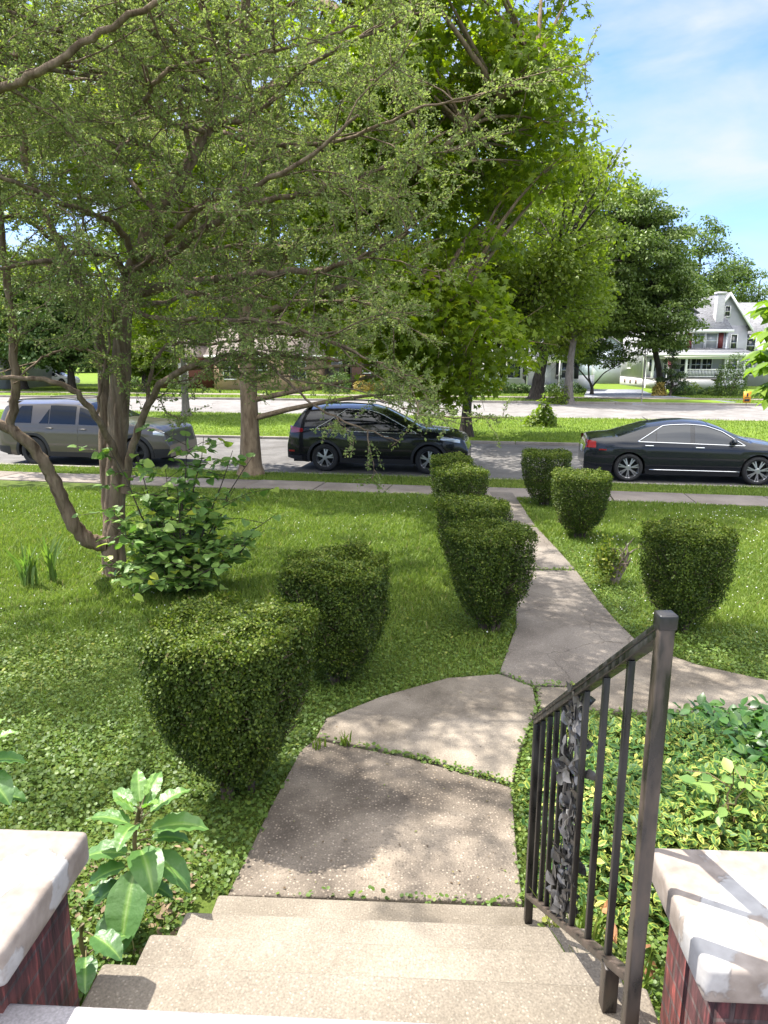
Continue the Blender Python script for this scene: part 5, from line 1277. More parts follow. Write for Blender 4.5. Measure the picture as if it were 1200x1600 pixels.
M_pine = leaf_mat("pine_needles", [(0, (0.03, 0.055, 0.02)), (0.5, (0.05, 0.085, 0.025)), (1, (0.12, 0.15, 0.04))], 0.2)
MB().inst(*LEAF4, ps, rand_rot(n_, np.tile([0, 0, .8], (n_, 1)), 1, r_), r_.uniform(.09, .15, n_), np.clip(r_.normal(.5, .2, n_), 0, 1)).build("needle_pads", M_pine, pn)
# ------------------------------------------------------------------ cars
def paint_mat(name, col, metal=0.0, rough=0.25):
    m = simple(name, col, rough, metal, 0.25, 0.7); return m
M_black = paint_mat("black_paint", (0.006, 0.0065, 0.008))
M_black2 = paint_mat("black_sedan_paint", (0.010, 0.012, 0.016))
M_taupe = paint_mat("taupe_paint", (0.115, 0.10, 0.085), 0.45, 0.3)
M_whitecar = paint_mat("white_paint", (0.7, 0.7, 0.7))
M_tint = simple("tinted_glass", (0.008, 0.010, 0.012), 0.03, 0, 0.5, 0.0)
M_blueglass = simple("grey_glass", (0.02, 0.026, 0.034), 0.03, 0, 0.6, 0.1)
M_clad = simple("black_cladding", (0.016, 0.016, 0.017), 0.55)
M_tyre = simple("tyre_rubber", (0.018, 0.018, 0.018), 0.85)
M_alloy = simple("alloy", (0.50, 0.50, 0.51), 0.28, 0.85)
M_darkalloy = simple("dark_alloy", (0.02, 0.02, 0.022), 0.35, 0.5)
M_chrome = simple("chrome", (0.75, 0.75, 0.76), 0.12, 1.0)
M_red = simple("red_lens", (0.30, 0.012, 0.018), 0.08, 0, 0.7, 0.6)
M_lens = simple("clear_lens", (0.55, 0.57, 0.6), 0.08, 0.3, 0.8, 0.8)
M_plate = simple("licence_plate", (0.65, 0.67, 0.7), 0.4)
M_under = simple("underbody", (0.008, 0.008, 0.008), 0.9)
def car(spec, label, loc, rz, mats):
    """a car body skinned over lengthwise stations; x runs from tail (0) to nose (L)"""
    L, W = spec['L'], spec['W']; xr, xf = spec['xr'], spec['xf']; Rw = spec['Rw']; Ra = Rw + spec['gap']
    top = np.array(spec['top']); belt = np.array(spec['belt']); sill = spec['sill']
    ztop = lambda x: np.interp(x, top[:, 0], top[:, 1])
    # smoothed top profile
    xs_f = np.linspace(0, L, 400); zt_f = ztop(xs_f)
    k_ = np.hanning(17); k_ /= k_.sum(); zt_f = np.convolve(np.pad(zt_f, 8, 'edge'), k_, 'valid')
    ztop = lambda x: np.interp(x, xs_f, zt_f)
    zbelt = lambda x: np.interp(x, belt[:, 0], belt[:, 1])
    gh0, gh1 = spec['gh']            # greenhouse from tail glass foot to windscreen foot
    def taper(x):
        e = np.minimum(x/spec['tr'], 1); f = np.minimum((L-x)/spec['tf'], 1)
        return (1-spec['ta']*(1-e)**2.2)*(1-spec['tb']*(1-f)**2.2)
    def zbot(x):
        z = sill + 0.10*np.clip((0.55-x)/0.55, 0, 1) + 0.04*np.clip((x-L+0.5)/0.5, 0, 1)
        for xc in (xr, xf):
            d2 = Ra**2 - (x-xc)**2
            z = np.maximum(z, np.where(d2 > 0, Rw + np.sqrt(np.maximum(d2, 0)), 0))
        return z
    def half(x, z):
        """half width of the body side at height z"""
        zb_, zt_ = np.minimum(zbelt(x), ztop(x)-0.03), ztop(x)
        w0 = W/2*taper(x)
        low = w0 - 0.05*np.clip((0.5-z)/0.3, 0, 1)**1.5 - 0.045*np.clip((z-0.62)/np.maximum(zb_-0.62, 0.1), 0, 1)**2 + 0.012*np.exp(-((z-spec['crease'])/0.05)**2)
        th = np.clip((z-zb_)/np.maximum(zt_-zb_, 0.05), 0, 1.0)
        return np.where(z <= zb_, low, w0 - 0.045 - spec['tumble']*np.maximum(z-zb_, 0) - 0.05*th**4)
    # stations, denser near the arches
    xs = np.unique(np.concatenate([np.linspace(0, L, 70), np.linspace(0, .25, 9), np.linspace(L-.25, L, 9)] + [np.linspace(c-Ra-0.01, c+Ra+0.01, 25) for c in (xr, xf)]))
    rows = 22; G_ = np.zeros((len(xs), 2*rows-1, 3))
    for i, x in enumerate(xs):
        zb0 = float(zbot(np.array(x))); zt = float(ztop(x)); zbl = float(min(zbelt(x), zt-0.03))
        zb0 = min(zb0, zbl-0.06)
        zedge = zt - spec['edge']*(1 if (gh0 < x < gh1) else 0.6)
        zedge = max(zedge, zbl+0.012)
        zs = np.concatenate([np.linspace(zb0, zbl, 9), np.linspace(zbl, zedge, 8)[1:]])
        ys = half(np.full(len(zs), x), zs)
        ye, ze = ys[-1], zs[-1]
        a = np.linspace(0, 1, rows-len(zs)+1)[1:]
        yt = ye*(1-a)**1.0; zt_s = ze + (zt-ze)*(1-(1-a)**2.6)
        hs = np.stack([np.full(rows, x), np.concatenate([ys, yt]), np.concatenate([zs, zt_s])], -1)
        G_[i, :rows] = hs; m = hs[:-1][::-1].copy(); m[:, 1] *= -1; G_[i, rows:] = m
    t = thing(spec['name'], label, "car", loc, rz)
    b = MB().grid(G_ - np.array([L/2, 0, 0]))
    for e in (0, -1):
        fan = G_[e] - np.array([L/2, 0, 0]); c = fan.mean(0); n = len(fan)
        b.add(np.concatenate([fan, [c]]), [[i, i+1, n] if e == 0 else [i+1, i, n] for i in range(n-1)] + [[n-1, 0, n] if e == 0 else [0, n-1, n]])
    b.build("body", mats['paint'], t, smooth=True, sharp=38)
    off = lambda x, z, s, d: np.stack([x - L/2, s*(half(x, z)+d), z], -1)
    def patch(name, x0, x1, zlo, zhi, s, d, mat, nx=24, nz=7, parent=None, thick=0.0, sharp=None):
        x = np.linspace(x0, x1, nx); g = np.zeros((nx, nz, 3))
        for i, xx in enumerate(x):
            z = np.linspace(zlo(xx), zhi(xx), nz); g[i] = off(np.full(nz, xx), z, s, d)
        b = MB(); b.grid(g if s > 0 else g[::-1])
        # returns to the body along the rim
        for edge in (g[0], g[-1], g[:, 0], g[:, -1]):
            e2 = edge.copy(); e2[:, 1] -= s*(d+0.006); b.grid(np.stack([edge, e2], 1))
        return b.build(name, mat, parent or t, smooth=True, sharp=40)
    # doors with a gap showing round each, handles
    for s in (-1, 1):
        for (x0, x1) in spec['doors']:
            lo = lambda x: np.maximum(zbot(np.array(x)) + (0.012 if True else 0), sill+0.10)
            hi = lambda x: zbelt(x)-0.004
            dr = patch("door", x0+0.008, x1-0.008, lambda x: float(lo(x)), lambda x: float(hi(x)), s, 0.005, mats['paint'], 16, 10)
            if spec.get('sillstrip'):
                pass
            xh = x0 + 0.13 + 0.0; zh = zbelt(xh) - spec['handle_z']
            p = off(np.array([xh+0.03]), np.array([zh]), s, 0.03)[0]
            MB().box(p, (0.20, 0.022, 0.028)).build("handle", mats.get('handle', M_chrome), dr, bevel=0.008)
        # side glass
        for (x0, x1, z0, z1) in spec['glass']:
            patch("side_window", x0, x1, lambda x: zbelt(x)+0.022, lambda x: max(zbelt(x)+0.03, min(z0(x), ztop(x)-spec['wtop'])), s, 0.006, mats['glass'], 20, 6)
        if 'trimline' in spec:
            x0, x1 = spec['trimline']; xx = np.linspace(x0, x1, 60)
            zu = np.array([max(zbelt(x)+0.03, ztop(x)-spec['wtop']+0.02) for x in xx])
            up_ = off(xx, np.minimum(zu, zbelt(xx) + (xx-x0+.0)*spec['tl_s'][0] + 0.0), s, 0.010)
            up_ = off(xx, np.minimum(np.minimum(zu, zbelt(xx)+0.01 + (xx-x0)*spec['tl_s'][0]), zbelt(xx)+0.01+(x1-xx)*spec['tl_s'][1]), s, 0.010)
            lo_ = off(xx, zbelt(xx)+0.008, s, 0.010)
            b = MB().tube(up_, 0.011, 5); b.tube(lo_, 0.011, 5); b.build("window_trim", M_chrome, t, smooth=True)
        # mirror
        xm = spec['mirror']; p = off(np.array([xm]), np.array([zbelt(xm)+0.09]), s, 0.10)[0]
        b = MB(); v = []
        b.lathe([(0.001, -0.10), (0.06, -0.09), (0.085, -0.03), (0.085, 0.05), (0.06, 0.09), (0.001, 0.10)], 12, 'y'); b.v[-1] = b.v[-1]*np.array([0.8, 1, 0.85], np.float32) + p.astype(np.float32)
        b.build("mirror", mats.get('mirror', mats['paint']), t, smooth=True)
        if spec.get('clad'):
            for xc in (xr, xf):
                a = np.linspace(-0.25, math.pi+0.25, 26)
                g = np.zeros((26, 4, 3))
                for q, (rr_, dd) in enumerate([(Ra-0.01, -0.03), (Ra-0.005, 0.014), (Ra+spec['clad'], 0.014), (Ra+spec['clad']+0.006, -0.004)]):
                    x = xc + rr_*np.cos(a); z = np.maximum(Rw + rr_*np.sin(a), 0.14); g[:, q] = off(x, np.minimum(z, 1.0), s, dd)
                MB().grid(g).build("arch_cladding", M_clad, t, smooth=True, sharp=40)
            patch("sill_cladding", xr+Ra, xf-Ra, lambda x: sill+0.005, lambda x: sill+0.13, s, 0.012, M_clad, 10, 3)
        if spec.get('sillchrome'):
            xx = np.linspace(xr+Ra+0.08, xf-Ra-0.02, 12); MB().tube(off(xx, np.full(12, sill+0.12), s, 0.012), 0.012, 5).build("sill_strip", M_chrome, t)
        for nm, m_, polys in spec['lamps']:
            for (x0, x1, a0, a1, b0_, b1_) in polys:
                patch(nm, x0, x1, lambda x: a0+(a1-a0)*(x-x0)/(x1-x0), lambda x: b0_+(b1_-b0_)*(x-x0)/(x1-x0), s, 0.010, m_, 8, 5)
        if spec.get('rails'):
            x0, x1 = spec['rails']; xx = np.linspace(x0, x1, 14)
            pts = np.stack([xx-L/2, np.full(14, s*(W/2-0.30)), ztop(xx)+0.02+0.03*np.sin(np.linspace(0, math.pi, 14))**0.4], -1)
            MB().tube(pts, 0.017, 6).build("roof_rail", mats.get('rail', M_clad), t, smooth=True)
        # wheels
        for xc in (xr, xf):
            yc = s*(W/2-0.115)
            wh = link(bpy.data.objects.new("wheel", None)); wh.parent = t; wh.location = (xc-L/2, yc, Rw)
            wd = 0.215; ri = Rw*spec['rim']
            MB().lathe([(ri, -wd/2+0.02), (ri+0.01, -wd/2), (Rw-0.035, -wd/2), (Rw-0.008, -wd/2+0.03), (Rw, -0.03), (Rw, 0.03), (Rw-0.008, wd/2-0.03), (Rw-0.035, wd/2), (ri+0.01, wd/2), (ri, wd/2-0.02)], 36, 'y').build("tyre", M_tyre, wh, smooth=True)
            b = MB().lathe([(ri+0.004, -wd/2+0.01), (ri-0.012, -wd/2+0.04), (ri-0.02, wd/2-0.04), (ri+0.004, wd/2-0.01)], 32, 'y')
            ys = s*(wd/2-0.035)
            b.lathe([(0.001, ys+s*0.012), (0.05, ys+s*0.012), (0.065, ys)], 16, 'y')
            ns = spec['spokes']
            for q in range(ns):
                for da in spec['split']:
                    a = 2*math.pi*q/ns + 0.2; a2 = a + da
                    p0 = np.array([0.05*math.cos(a), ys, 0.05*math.sin(a)]); p1 = np.array([ri*0.99*math.cos(a2), ys-s*0.01, ri*0.99*math.sin(a2)])
                    bar(b, p0, p1, spec['spw'], 0.02) if False else b.box((p0+p1)/2, (np.linalg.norm(p1-p0), 0.022, spec['spw']), np.stack([(p1-p0)/np.linalg.norm(p1-p0), [0, 1, 0], np.cross((p1-p0)/np.linalg.norm(p1-p0), [0, 1, 0])], 1))
            b.build("rim", mats.get('rim', M_alloy), wh, smooth=True, sharp=35)
            MB().lathe([(0.001, ys-s*0.09), (ri-0.015, ys-s*0.09)], 24, 'y').build("brake_disc", M_under, wh)
            # dark liner of the arch
            a = np.linspace(-0.35, math.pi+0.35, 20); yy = np.array([s*(W/2-0.07), s*(W/2-0.45)])
            g = np.array([[[xc-L/2+(Ra+0.0)*math.cos(q), y_*taper(xc), Rw+(Ra-0.004)*math.sin(q)] for y_ in yy] for q in a])
            MB().grid(g).build("arch_liner", M_under, t)
    # front and rear glass laid on the top surface
    def topglass(name, x0, x1, inset, mat):
        x = np.linspace(x0, x1, 12); v = np.linspace(-1, 1, 9); g = np.zeros((12, 9, 3))
        for i, xx in enumerate(x):
            zt = ztop(xx); ze = max(zt-spec['edge'], zbelt(xx)+0.012); ye = float(half(np.array(xx), np.array(ze)))
            yy = v*(ye-inset); a = 1-np.abs(yy)/ye
            g[i] = np.stack([np.full(9, xx)-L/2, yy, ze+(zt-ze)*(1-(1-a)**2.6)+0.007], -1)
        MB().grid(g).build(name, mat, t, smooth=True)
    topglass("windscreen", *spec['ws'], 0.09, mats['glass']); topglass("rear_window", *spec['rw'], 0.12, mats['glass'])
    # plate, bumper and underbody
    MB().bbox(-L/2-0.012, -L/2+0.05, -0.16, 0.16, spec['plate'], spec['plate']+0.15).build("licence_plate", M_plate, t, bevel=0.004)
    MB().bbox(-L/2+0.12, L/2-0.12, -W/2+0.26, W/2-0.26, sill-0.02, sill+0.35).build("underbody", M_under, t)
    if spec.get('antenna'):
        x = spec['antenna']; z = ztop(x); MB().tube([(x-L/2, 0, z-.01), (x-L/2-0.05, 0, z+.03), (x-L/2-0.16, 0, z+0.10)], [0.016, 0.012, 0.004], 6).build("antenna", M_clad, t)
    if spec.get('spoiler'):
        x, z = spec['spoiler']; MB().bbox(x-L/2-0.12, x-L/2+0.16, -W/2+0.25, W/2-0.25, z-0.02, z+0.02).build("spoiler", mats['paint'], t, bevel=0.015)
    if spec.get('cladlow'):
        for x0, x1 in ((0.0, 0.42), (L-0.40, L)):
            xx = np.linspace(x0+0.004, x1, 10); g = []
            for s in (1, -1):
                for nm in (0,): pass
            for s in (-1, 1): patch("bumper_cladding", x0+0.01, x1, lambda x: float(zbot(np.array(x)))+0.0, lambda x: spec['cladlow'], s, 0.008, M_clad, 8, 4)
    return t
hi = lambda x: 9.0
def ramp_up(x0, s): return lambda x: 0.9 + (x-x0)*s
SEDAN = dict(name="black_sedan", L=4.87, W=1.79, xr=1.03, xf=3.88, Rw=0.335, gap=0.045, sill=0.19, crease=0.80,
    top=[(0, .60), (0.02, .88), (0.07, 1.03), (.30, 1.075), (.66, 1.10), (.95, 1.20), (1.45, 1.365), (1.9, 1.43), (2.3, 1.452), (2.7, 1.425), (3.05, 1.31), (3.5, 1.10), (3.75, 1.02), (4.2, .955), (4.6, .85), (4.78, .72), (4.87, .52)],
    belt=[(0, .93), (.9, .955), (2.0, .935), (3.6, .90), (4.87, .80)], gh=(.72, 3.70), tr=.55, tf=.9, ta=.13, tb=.22, tumble=.44, edge=.075, wtop=.105, handle_z=.075,
    doors=[(1.30, 2.42), (2.42, 3.55)], glass=[(1.27, 1.60, lambda x: 0.975+(x-1.27)*0.62, 0), (1.63, 2.37, hi, 0), (2.47, 3.44, lambda x: 0.93+(3.50-x)*0.60, 0)],
    trimline=(1.20, 3.56), tl_s=(.68, .60), mirror=3.30, lamps=[("taillight", M_red, [(0.03, .26, .80, .80, .98, .95)]), ("marker_light", M_red, [(.33, .50, .745, .745, .775, .775)]), ("headlight", M_lens, [(4.35, 4.72, .66, .62, .82, .74)])],
    sillchrome=True, rim=.72, spokes=7, split=(-.13, .13), spw=.028, ws=(2.78, 3.66), rw=(.72, 1.42), plate=.62, antenna=1.55, spoiler=None)
XOVER = dict(name="black_crossover", L=4.69, W=1.84, xr=1.03, xf=3.735, Rw=0.36, gap=0.05, sill=0.235, crease=0.90,
    top=[(0, .62), (.03, .95), (.10, 1.12), (.20, 1.30), (.38, 1.56), (.50, 1.645), (.9, 1.69), (1.6, 1.71), (2.2, 1.685), (2.5, 1.60), (2.95, 1.37), (3.35, 1.17), (3.6, 1.135), (4.2, 1.07), (4.5, .96), (4.63, .80), (4.69, .55)],
    belt=[(0, 1.10), (.8, 1.10), (1.3, 1.06), (2.2, 1.03), (3.4, 1.01), (4.69, .9)], gh=(.12, 3.5), tr=.5, tf=.9, ta=.14, tb=.24, tumble=.34, edge=.09, wtop=.13, handle_z=.085,
    doors=[(1.42, 2.45), (2.45, 3.42)], glass=[(.86, 1.46, lambda x: 1.12+(x-.86)*0.62, 0), (1.50, 2.40, hi, 0), (2.47, 3.32, lambda x: 1.03+(3.40-x)*0.62, 0)],
    trimline=(.80, 3.42), tl_s=(.68, .62), mirror=3.15, lamps=[("taillight", M_red, [(.05, .46, .98, 1.02, 1.17, 1.10)]), ("reflector", M_red, [(.05, .22, .50, .50, .54, .54)]), ("headlight", M_lens, [(4.02, 4.50, .88, .80, .97, .88)])],
    clad=.055, rails=(.75, 2.3), rim=.64, spokes=5, split=(-.17, .17), spw=.038, ws=(2.52, 3.42), rw=(.17, .44), plate=.80, spoiler=(.44, 1.645), cladlow=.40)
SUV = dict(name="grey_suv", L=5.05, W=2.0, xr=1.12, xf=4.14, Rw=0.385, gap=0.06, sill=0.26, crease=0.93,
    top=[(0, .60), (.03, .95), (.07, 1.15), (.13, 1.40), (.25, 1.67), (.42, 1.735), (1.0, 1.745), (1.8, 1.765), (2.4, 1.745), (2.7, 1.68), (3.1, 1.46), (3.5, 1.275), (3.8, 1.235), (4.5, 1.19), (4.82, 1.10), (4.98, .92), (5.05, .55)],
    belt=[(0, 1.13), (1.0, 1.13), (3.5, 1.09), (5.05, 1.0)], gh=(.12, 3.55), tr=.45, tf=.8, ta=.11, tb=.18, tumble=.30, edge=.10, wtop=.14, handle_z=.10,
    doors=[(1.50, 2.50), (2.50, 3.52)], glass=[(.42, 1.10, lambda x: 1.20+(x-.38)*1.0, 0), (1.34, 1.62, lambda x: 1.15+(x-1.34)*1.35, 0), (1.65, 2.42, hi, 0), (2.52, 3.36, lambda x: 1.10+(3.48-x)*0.72, 0)],
    mirror=3.22, lamps=[("taillight", M_red, [(.04, .30, 1.0, 1.02, 1.16, 1.13)]), ("headlight", M_lens, [(4.66, 4.93, .90, .86, 1.02, .96)])],
    clad=.07, rails=(.6, 2.4), rim=.62, spokes=5, split=(-.14, .14), spw=.045, ws=(2.66, 3.50), rw=(.13, .38), plate=.85, spoiler=(.40, 1.70), cladlow=.52)
def car_at(spec, label, px_r, px_f, wv, mats):
    """the car stands on the service road parallel to the kerb"""
    # photo columns of the two wheels give the place along the street
    def u_of(px):
        # point on the line w = wv whose bearing is that of the photo column (on the road)
        best = min((abs(600 + FPX*ST(u, wv)[0]/((ST(u, wv)[1])*CP + (CAM[2]-0.35)*SP) - px), u) for u in np.arange(-14, 14, 0.01)); return best[1]
    ur, uf = u_of(px_r), u_of(px_f)
    print(spec['name'], "u", ur, uf, "wheelbase seen", uf-ur, "real", spec['xf']-spec['xr'])
    uc = (ur+uf)/2 - ((spec['xr']+spec['xf'])/2 - spec['L']/2)
    p = ST(uc, wv + spec['W']/2 - 0.12)
    return car(spec, label, (p[0], p[1], 0.0), -PSI, mats)
car_at(SEDAN, "black sedan with chrome window trim and silver wheels parked at the right", 985, 1178, 17.55, dict(paint=M_black2, glass=M_blueglass))
car_at(XOVER, "glossy black crossover parked in the middle behind the clipped shrubs", 508, 672, 17.75, dict(paint=M_black, glass=M_tint))
car_at(SUV, "taupe grey SUV with black wheels parked at the left behind the old tree", 50, 222, 17.35, dict(paint=M_taupe, glass=M_tint, handle=M_taupe, rim=M_darkalloy, mirror=M_clad, rail=M_clad))
FAR = dict(SEDAN); FAR['name'] = "white_car"
q = G(78, 603)
car(FAR, "white car parked far off before the pale house at the left edge", (q[0], q[1]+1, 0.05), -PSI, dict(paint=M_whitecar, glass=M_tint))
# ------------------------------------------------------------------ houses across the road
def siding_mat(name, col, pitch=0.15):
    """horizontal boards: a saw-tooth bump with thin joints"""
    m, n, l = new_mat(name)
    out = n.new("ShaderNodeOutputMaterial"); b = n.new("ShaderNodeBsdfPrincipled"); b.inputs["Roughness"].default_value = 0.6
    tc = n.new("ShaderNodeTexCoord"); sp = n.new("ShaderNodeSeparateXYZ"); l.new(tc.outputs["Object"], sp.inputs[0])
    dv = n.new("ShaderNodeMath"); dv.operation = 'DIVIDE'; dv.inputs[1].default_value = pitch; l.new(sp.outputs[2], dv.inputs[0])
    fr = n.new("ShaderNodeMath"); fr.operation = 'FRACT'; l.new(dv.outputs[0], fr.inputs[0])
    r = ramp_node(n, [(0.0, [c*0.6 for c in col]), (0.10, col), (1.0, [c*1.0 for c in col])]); l.new(fr.outputs[0], r.inputs[0])
    no = n.new("ShaderNodeTexNoise"); no.inputs["Scale"].default_value = 1.2; l.new(tc.outputs["Object"], no.inputs[0])
    r2 = ramp_node(n, [(0.3, (0.9,)*3), (0.7, (1.05,)*3)]); l.new(no.outputs["Fac"], r2.inputs[0])
    mu = n.new("ShaderNodeMixRGB"); mu.blend_type = 'MULTIPLY'; mu.inputs[0].default_value = 1; l.new(r.outputs[0], mu.inputs[1]); l.new(r2.outputs[0], mu.inputs[2])
    l.new(mu.outputs[0], b.inputs["Base Color"])
    bu = n.new("ShaderNodeBump"); bu.inputs["Strength"].default_value = 0.6; bu.inputs["Distance"].default_value = 0.02; bu.invert = True
    l.new(fr.outputs[0], bu.inputs["Height"]); l.new(bu.outputs[0], b.inputs["Normal"]); l.new(b.outputs[0], out.inputs[0]); return m
def wallbrick(name, c1, c2, mort):
    m, n, l = new_mat(name); out = n.new("ShaderNodeOutputMaterial"); b = n.new("ShaderNodeBsdfPrincipled"); b.inputs["Roughness"].default_value = 0.85
    tc = n.new("ShaderNodeTexCoord"); sep = n.new("ShaderNodeSeparateXYZ"); l.new(tc.outputs["Object"], sep.inputs[0])
    ad = n.new("ShaderNodeMath"); ad.operation = 'ADD'; l.new(sep.outputs[0], ad.inputs[0]); l.new(sep.outputs[1], ad.inputs[1])
    cb = n.new("ShaderNodeCombineXYZ"); l.new(ad.outputs[0], cb.inputs[0]); l.new(sep.outputs[2], cb.inputs[1])
    br = n.new("ShaderNodeTexBrick"); br.inputs["Scale"].default_value = 1; br.inputs["Brick Width"].default_value = 0.22; br.inputs["Row Height"].default_value = 0.075; br.inputs["Mortar Size"].default_value = 0.006
    for k, c in (("Color1", c1), ("Color2", c2), ("Mortar", mort)): br.inputs[k].default_value = (*c, 1)
    l.new(cb.outputs[0], br.inputs["Vector"]); l.new(br.outputs["Color"], b.inputs["Base Color"]); l.new(b.outputs[0], out.inputs[0]); return m
M_sidegrey = siding_mat("grey_siding", (0.36, 0.355, 0.38), 0.13)
M_sidewhite = siding_mat("white_siding", (0.66, 0.64, 0.61), 0.15)
M_stone = wallbrick("painted_block", (0.55, 0.53, 0.53), (0.48, 0.46, 0.47), (0.36, 0.35, 0.36))
M_blueside = siding_mat("blue_grey_siding", (0.46, 0.52, 0.60), 0.2)
M_trim = simple("white_trim", (0.72, 0.71, 0.70), 0.5)
M_shingle = simple("grey_shingle", (0.155, 0.155, 0.165), 0.9, var=0.35, vscale=5, bump=0.6, bscale=18)
M_pane = simple("window_pane", (0.03, 0.036, 0.04), 0.04, 0, 0.8)
M_paneb = simple("blind_pane", (0.30, 0.31, 0.31), 0.12, 0, 0.7)
M_shutr = simple("red_shutter", (0.16, 0.03, 0.028), 0.6)
M_shutb = simple("black_shutter", (0.014, 0.015, 0.018), 0.6)
M_tanb = wallbrick("tan_brick", (0.40, 0.25, 0.17), (0.46, 0.30, 0.21), (0.42, 0.33, 0.27))
M_redb = wallbrick("dark_red_brick", (0.15, 0.045, 0.035), (0.11, 0.035, 0.03), (0.17, 0.10, 0.085))
M_brownb = wallbrick("brown_brick", (0.15, 0.075, 0.055), (0.11, 0.055, 0.045), (0.16, 0.11, 0.09))
M_rooftan = simple("brown_shingle", (0.13, 0.105, 0.09), 0.9, var=0.3, vscale=5)
M_porchdark = simple("porch_deck", (0.16, 0.15, 0.15), 0.7)
M_fence = simple("weathered_fence", (0.17, 0.155, 0.14), 0.8, var=0.3, vscale=6)
def house_at(name, label, px, py, cat="house", rz=-PSI, Y=None):
    p = P(px, py, Y) if Y else G(px, py)
    return thing(name, label, cat, (p[0], p[1], 0.0), rz)
def window(h, x, y, z, w, hh, face='f', pane=None, cols=1, rows=2, frame=0.09):
    """window with frame, sash bars and pane; face f looks to the road, l to the left"""
    b = MB(); d = 0.07
    def bx(a0, a1, z0, z1, t0=0.0, t1=d):
        if face == 'f': b.bbox(a0, a1, y-t1, y-t0, z0, z1)
        else: b.bbox(x-t1, x-t0, a0, a1, z0, z1)
    c = x if face == 'f' else y
    bx(c-w/2-frame, c-w/2, z-frame, z+hh+frame); bx(c+w/2, c+w/2+frame, z-frame, z+hh+frame)
    bx(c-w/2, c+w/2, z+hh, z+hh+frame); bx(c-w/2, c+w/2, z-frame, z, 0, d+0.03)
    for k in range(1, rows): bx(c-w/2, c+w/2, z+hh*k/rows-0.025, z+hh*k/rows+0.025, 0.005, d-0.015)
    for k in range(1, cols): bx(c-w/2+w*k/cols-0.02, c-w/2+w*k/cols+0.02, z, z+hh, 0.008, d-0.02)
    f = b.build("window", M_trim, h)
    b = MB()
    if face == 'f': b.bbox(c-w/2, c+w/2, y-0.03, y+0.02, z, z+hh)
    else: b.bbox(x-0.03, x+0.02, c-w/2, c+w/2, z, z+hh)
    b.build("pane", pane or M_pane, f)
    return f
def gable(b, x0, x1, y0, y1, z0, zr, along='y', over=0.35, th=0.14):
    """two roof slopes with thickness; ridge along x or y"""
    if along == 'y':
        xm = (x0+x1)/2; sl = (zr-z0)/((x1-x0)/2)
        for s in (-1, 1):
            xe = xm + s*((x1-x0)/2+over); ze = zr - sl*((x1-x0)/2+over)
            b.add([(xm, y0-over, zr), (xe, y0-over, ze), (xe, y1+over, ze), (xm, y1+over, zr), (xm, y0-over, zr+th), (xe, y0-over, ze+th), (xe, y1+over, ze+th), (xm, y1+over, zr+th)], [[0,3,2,1],[4,5,6,7],[0,1,5,4],[1,2,6,5],[2,3,7,6],[3,0,4,7]])
    else:
        ym = (y0+y1)/2; sl = (zr-z0)/((y1-y0)/2)
        for s in (-1, 1):
            ye = ym + s*((y1-y0)/2+over); ze = zr - sl*((y1-y0)/2+over)
            b.add([(x0-over, ym, zr), (x0-over, ye, ze), (x1+over, ye, ze), (x1+over, ym, zr), (x0-over, ym, zr+th), (x0-over, ye, ze+th), (x1+over, ye, ze+th), (x1+over, ym, zr+th)], [[0,1,2,3],[4,7,6,5],[0,4,5,1],[1,5,6,2],[2,6,7,3],[3,7,4,0]])
# ---- the grey two-storey house (local x along its front from the left corner, -y towards the road)
HR = math.radians(-3.0)
gh_ = thing("grey_house", "pale grey two-storey house with front porch, red shutter and stone chimney at the right", "house", tuple(P(1013, 612, 66)*[1, 1, 0]), HR)
gh_.scale = (0.87, 0.87, 0.87)
H1 = 6.2; WX = 8.4
MB().bbox(0, WX, 2.2, 11, 0.95, H1).build("wall", M_sidegrey, gh_)
MB().bbox(-0.06, WX+0.06, 2.14, 11.05, -0.2, 0.95).build("foundation", M_stone, gh_)
b = MB(); gable(b, 0, WX, 2.2, 11, H1, 8.9, 'x', 0.45); b.build("roof", M_shingle, gh_)
b = MB(); b.add([(WX, 2.2, H1), (WX, 11, H1), (WX, 6.6, 8.9)], [[0, 1, 2]]); b.add([(0, 2.2, H1), (0, 11, H1), (0, 6.6, 8.9)], [[0, 2, 1]])
b.build("gable_wall", M_sidegrey, gh_)
MB().bbox(-0.5, WX+0.5, 1.66, 1.78, H1-0.42, H1-0.12).build("eave_trim", M_trim, gh_)
for x in (0.0, WX): MB().bbox(x-0.09, x+0.09, 2.10, 2.2, 0.96, H1-0.2).build("corner_board", M_trim, gh_)
MB().bbox(-0.07, -0.002, 2.2, 2.42, 0.96, H1).build("corner_board", M_trim, gh_)
# side wall facing the driveway
window(gh_, 0.0, 7.6, 2.0, 1.5, 1.7, 'l', M_paneb, 3, 2); window(gh_, 0.0, 4.2, 4.3, 1.1, 1.5, 'l', M_paneb)
window(gh_, 0.0, 8.4, 4.3, 1.1, 1.5, 'l', M_paneb)
for y in (4.2, 6.4, 8.6): MB().bbox(-0.10, -0.062, y, y+0.55, 0.35, 0.75).build("vent", M_brownb, gh_)
window(gh_, 5.5, 2.2, 4.15, 1.1, 1.55, 'f', M_paneb); window(gh_, 6.85, 2.2, 4.15, 1.1, 1.55, 'f', M_paneb)
MB().bbox(7.55, 8.05, 2.12, 2.18, 4.1, 5.75).build("shutter", M_shutr, gh_); MB().bbox(4.3, 4.8, 2.12, 2.18, 4.1, 5.75).build("shutter", M_shutr, gh_)
window(gh_, 1.9, 2.2, 4.15, 1.1, 1.5, 'f', M_paneb)
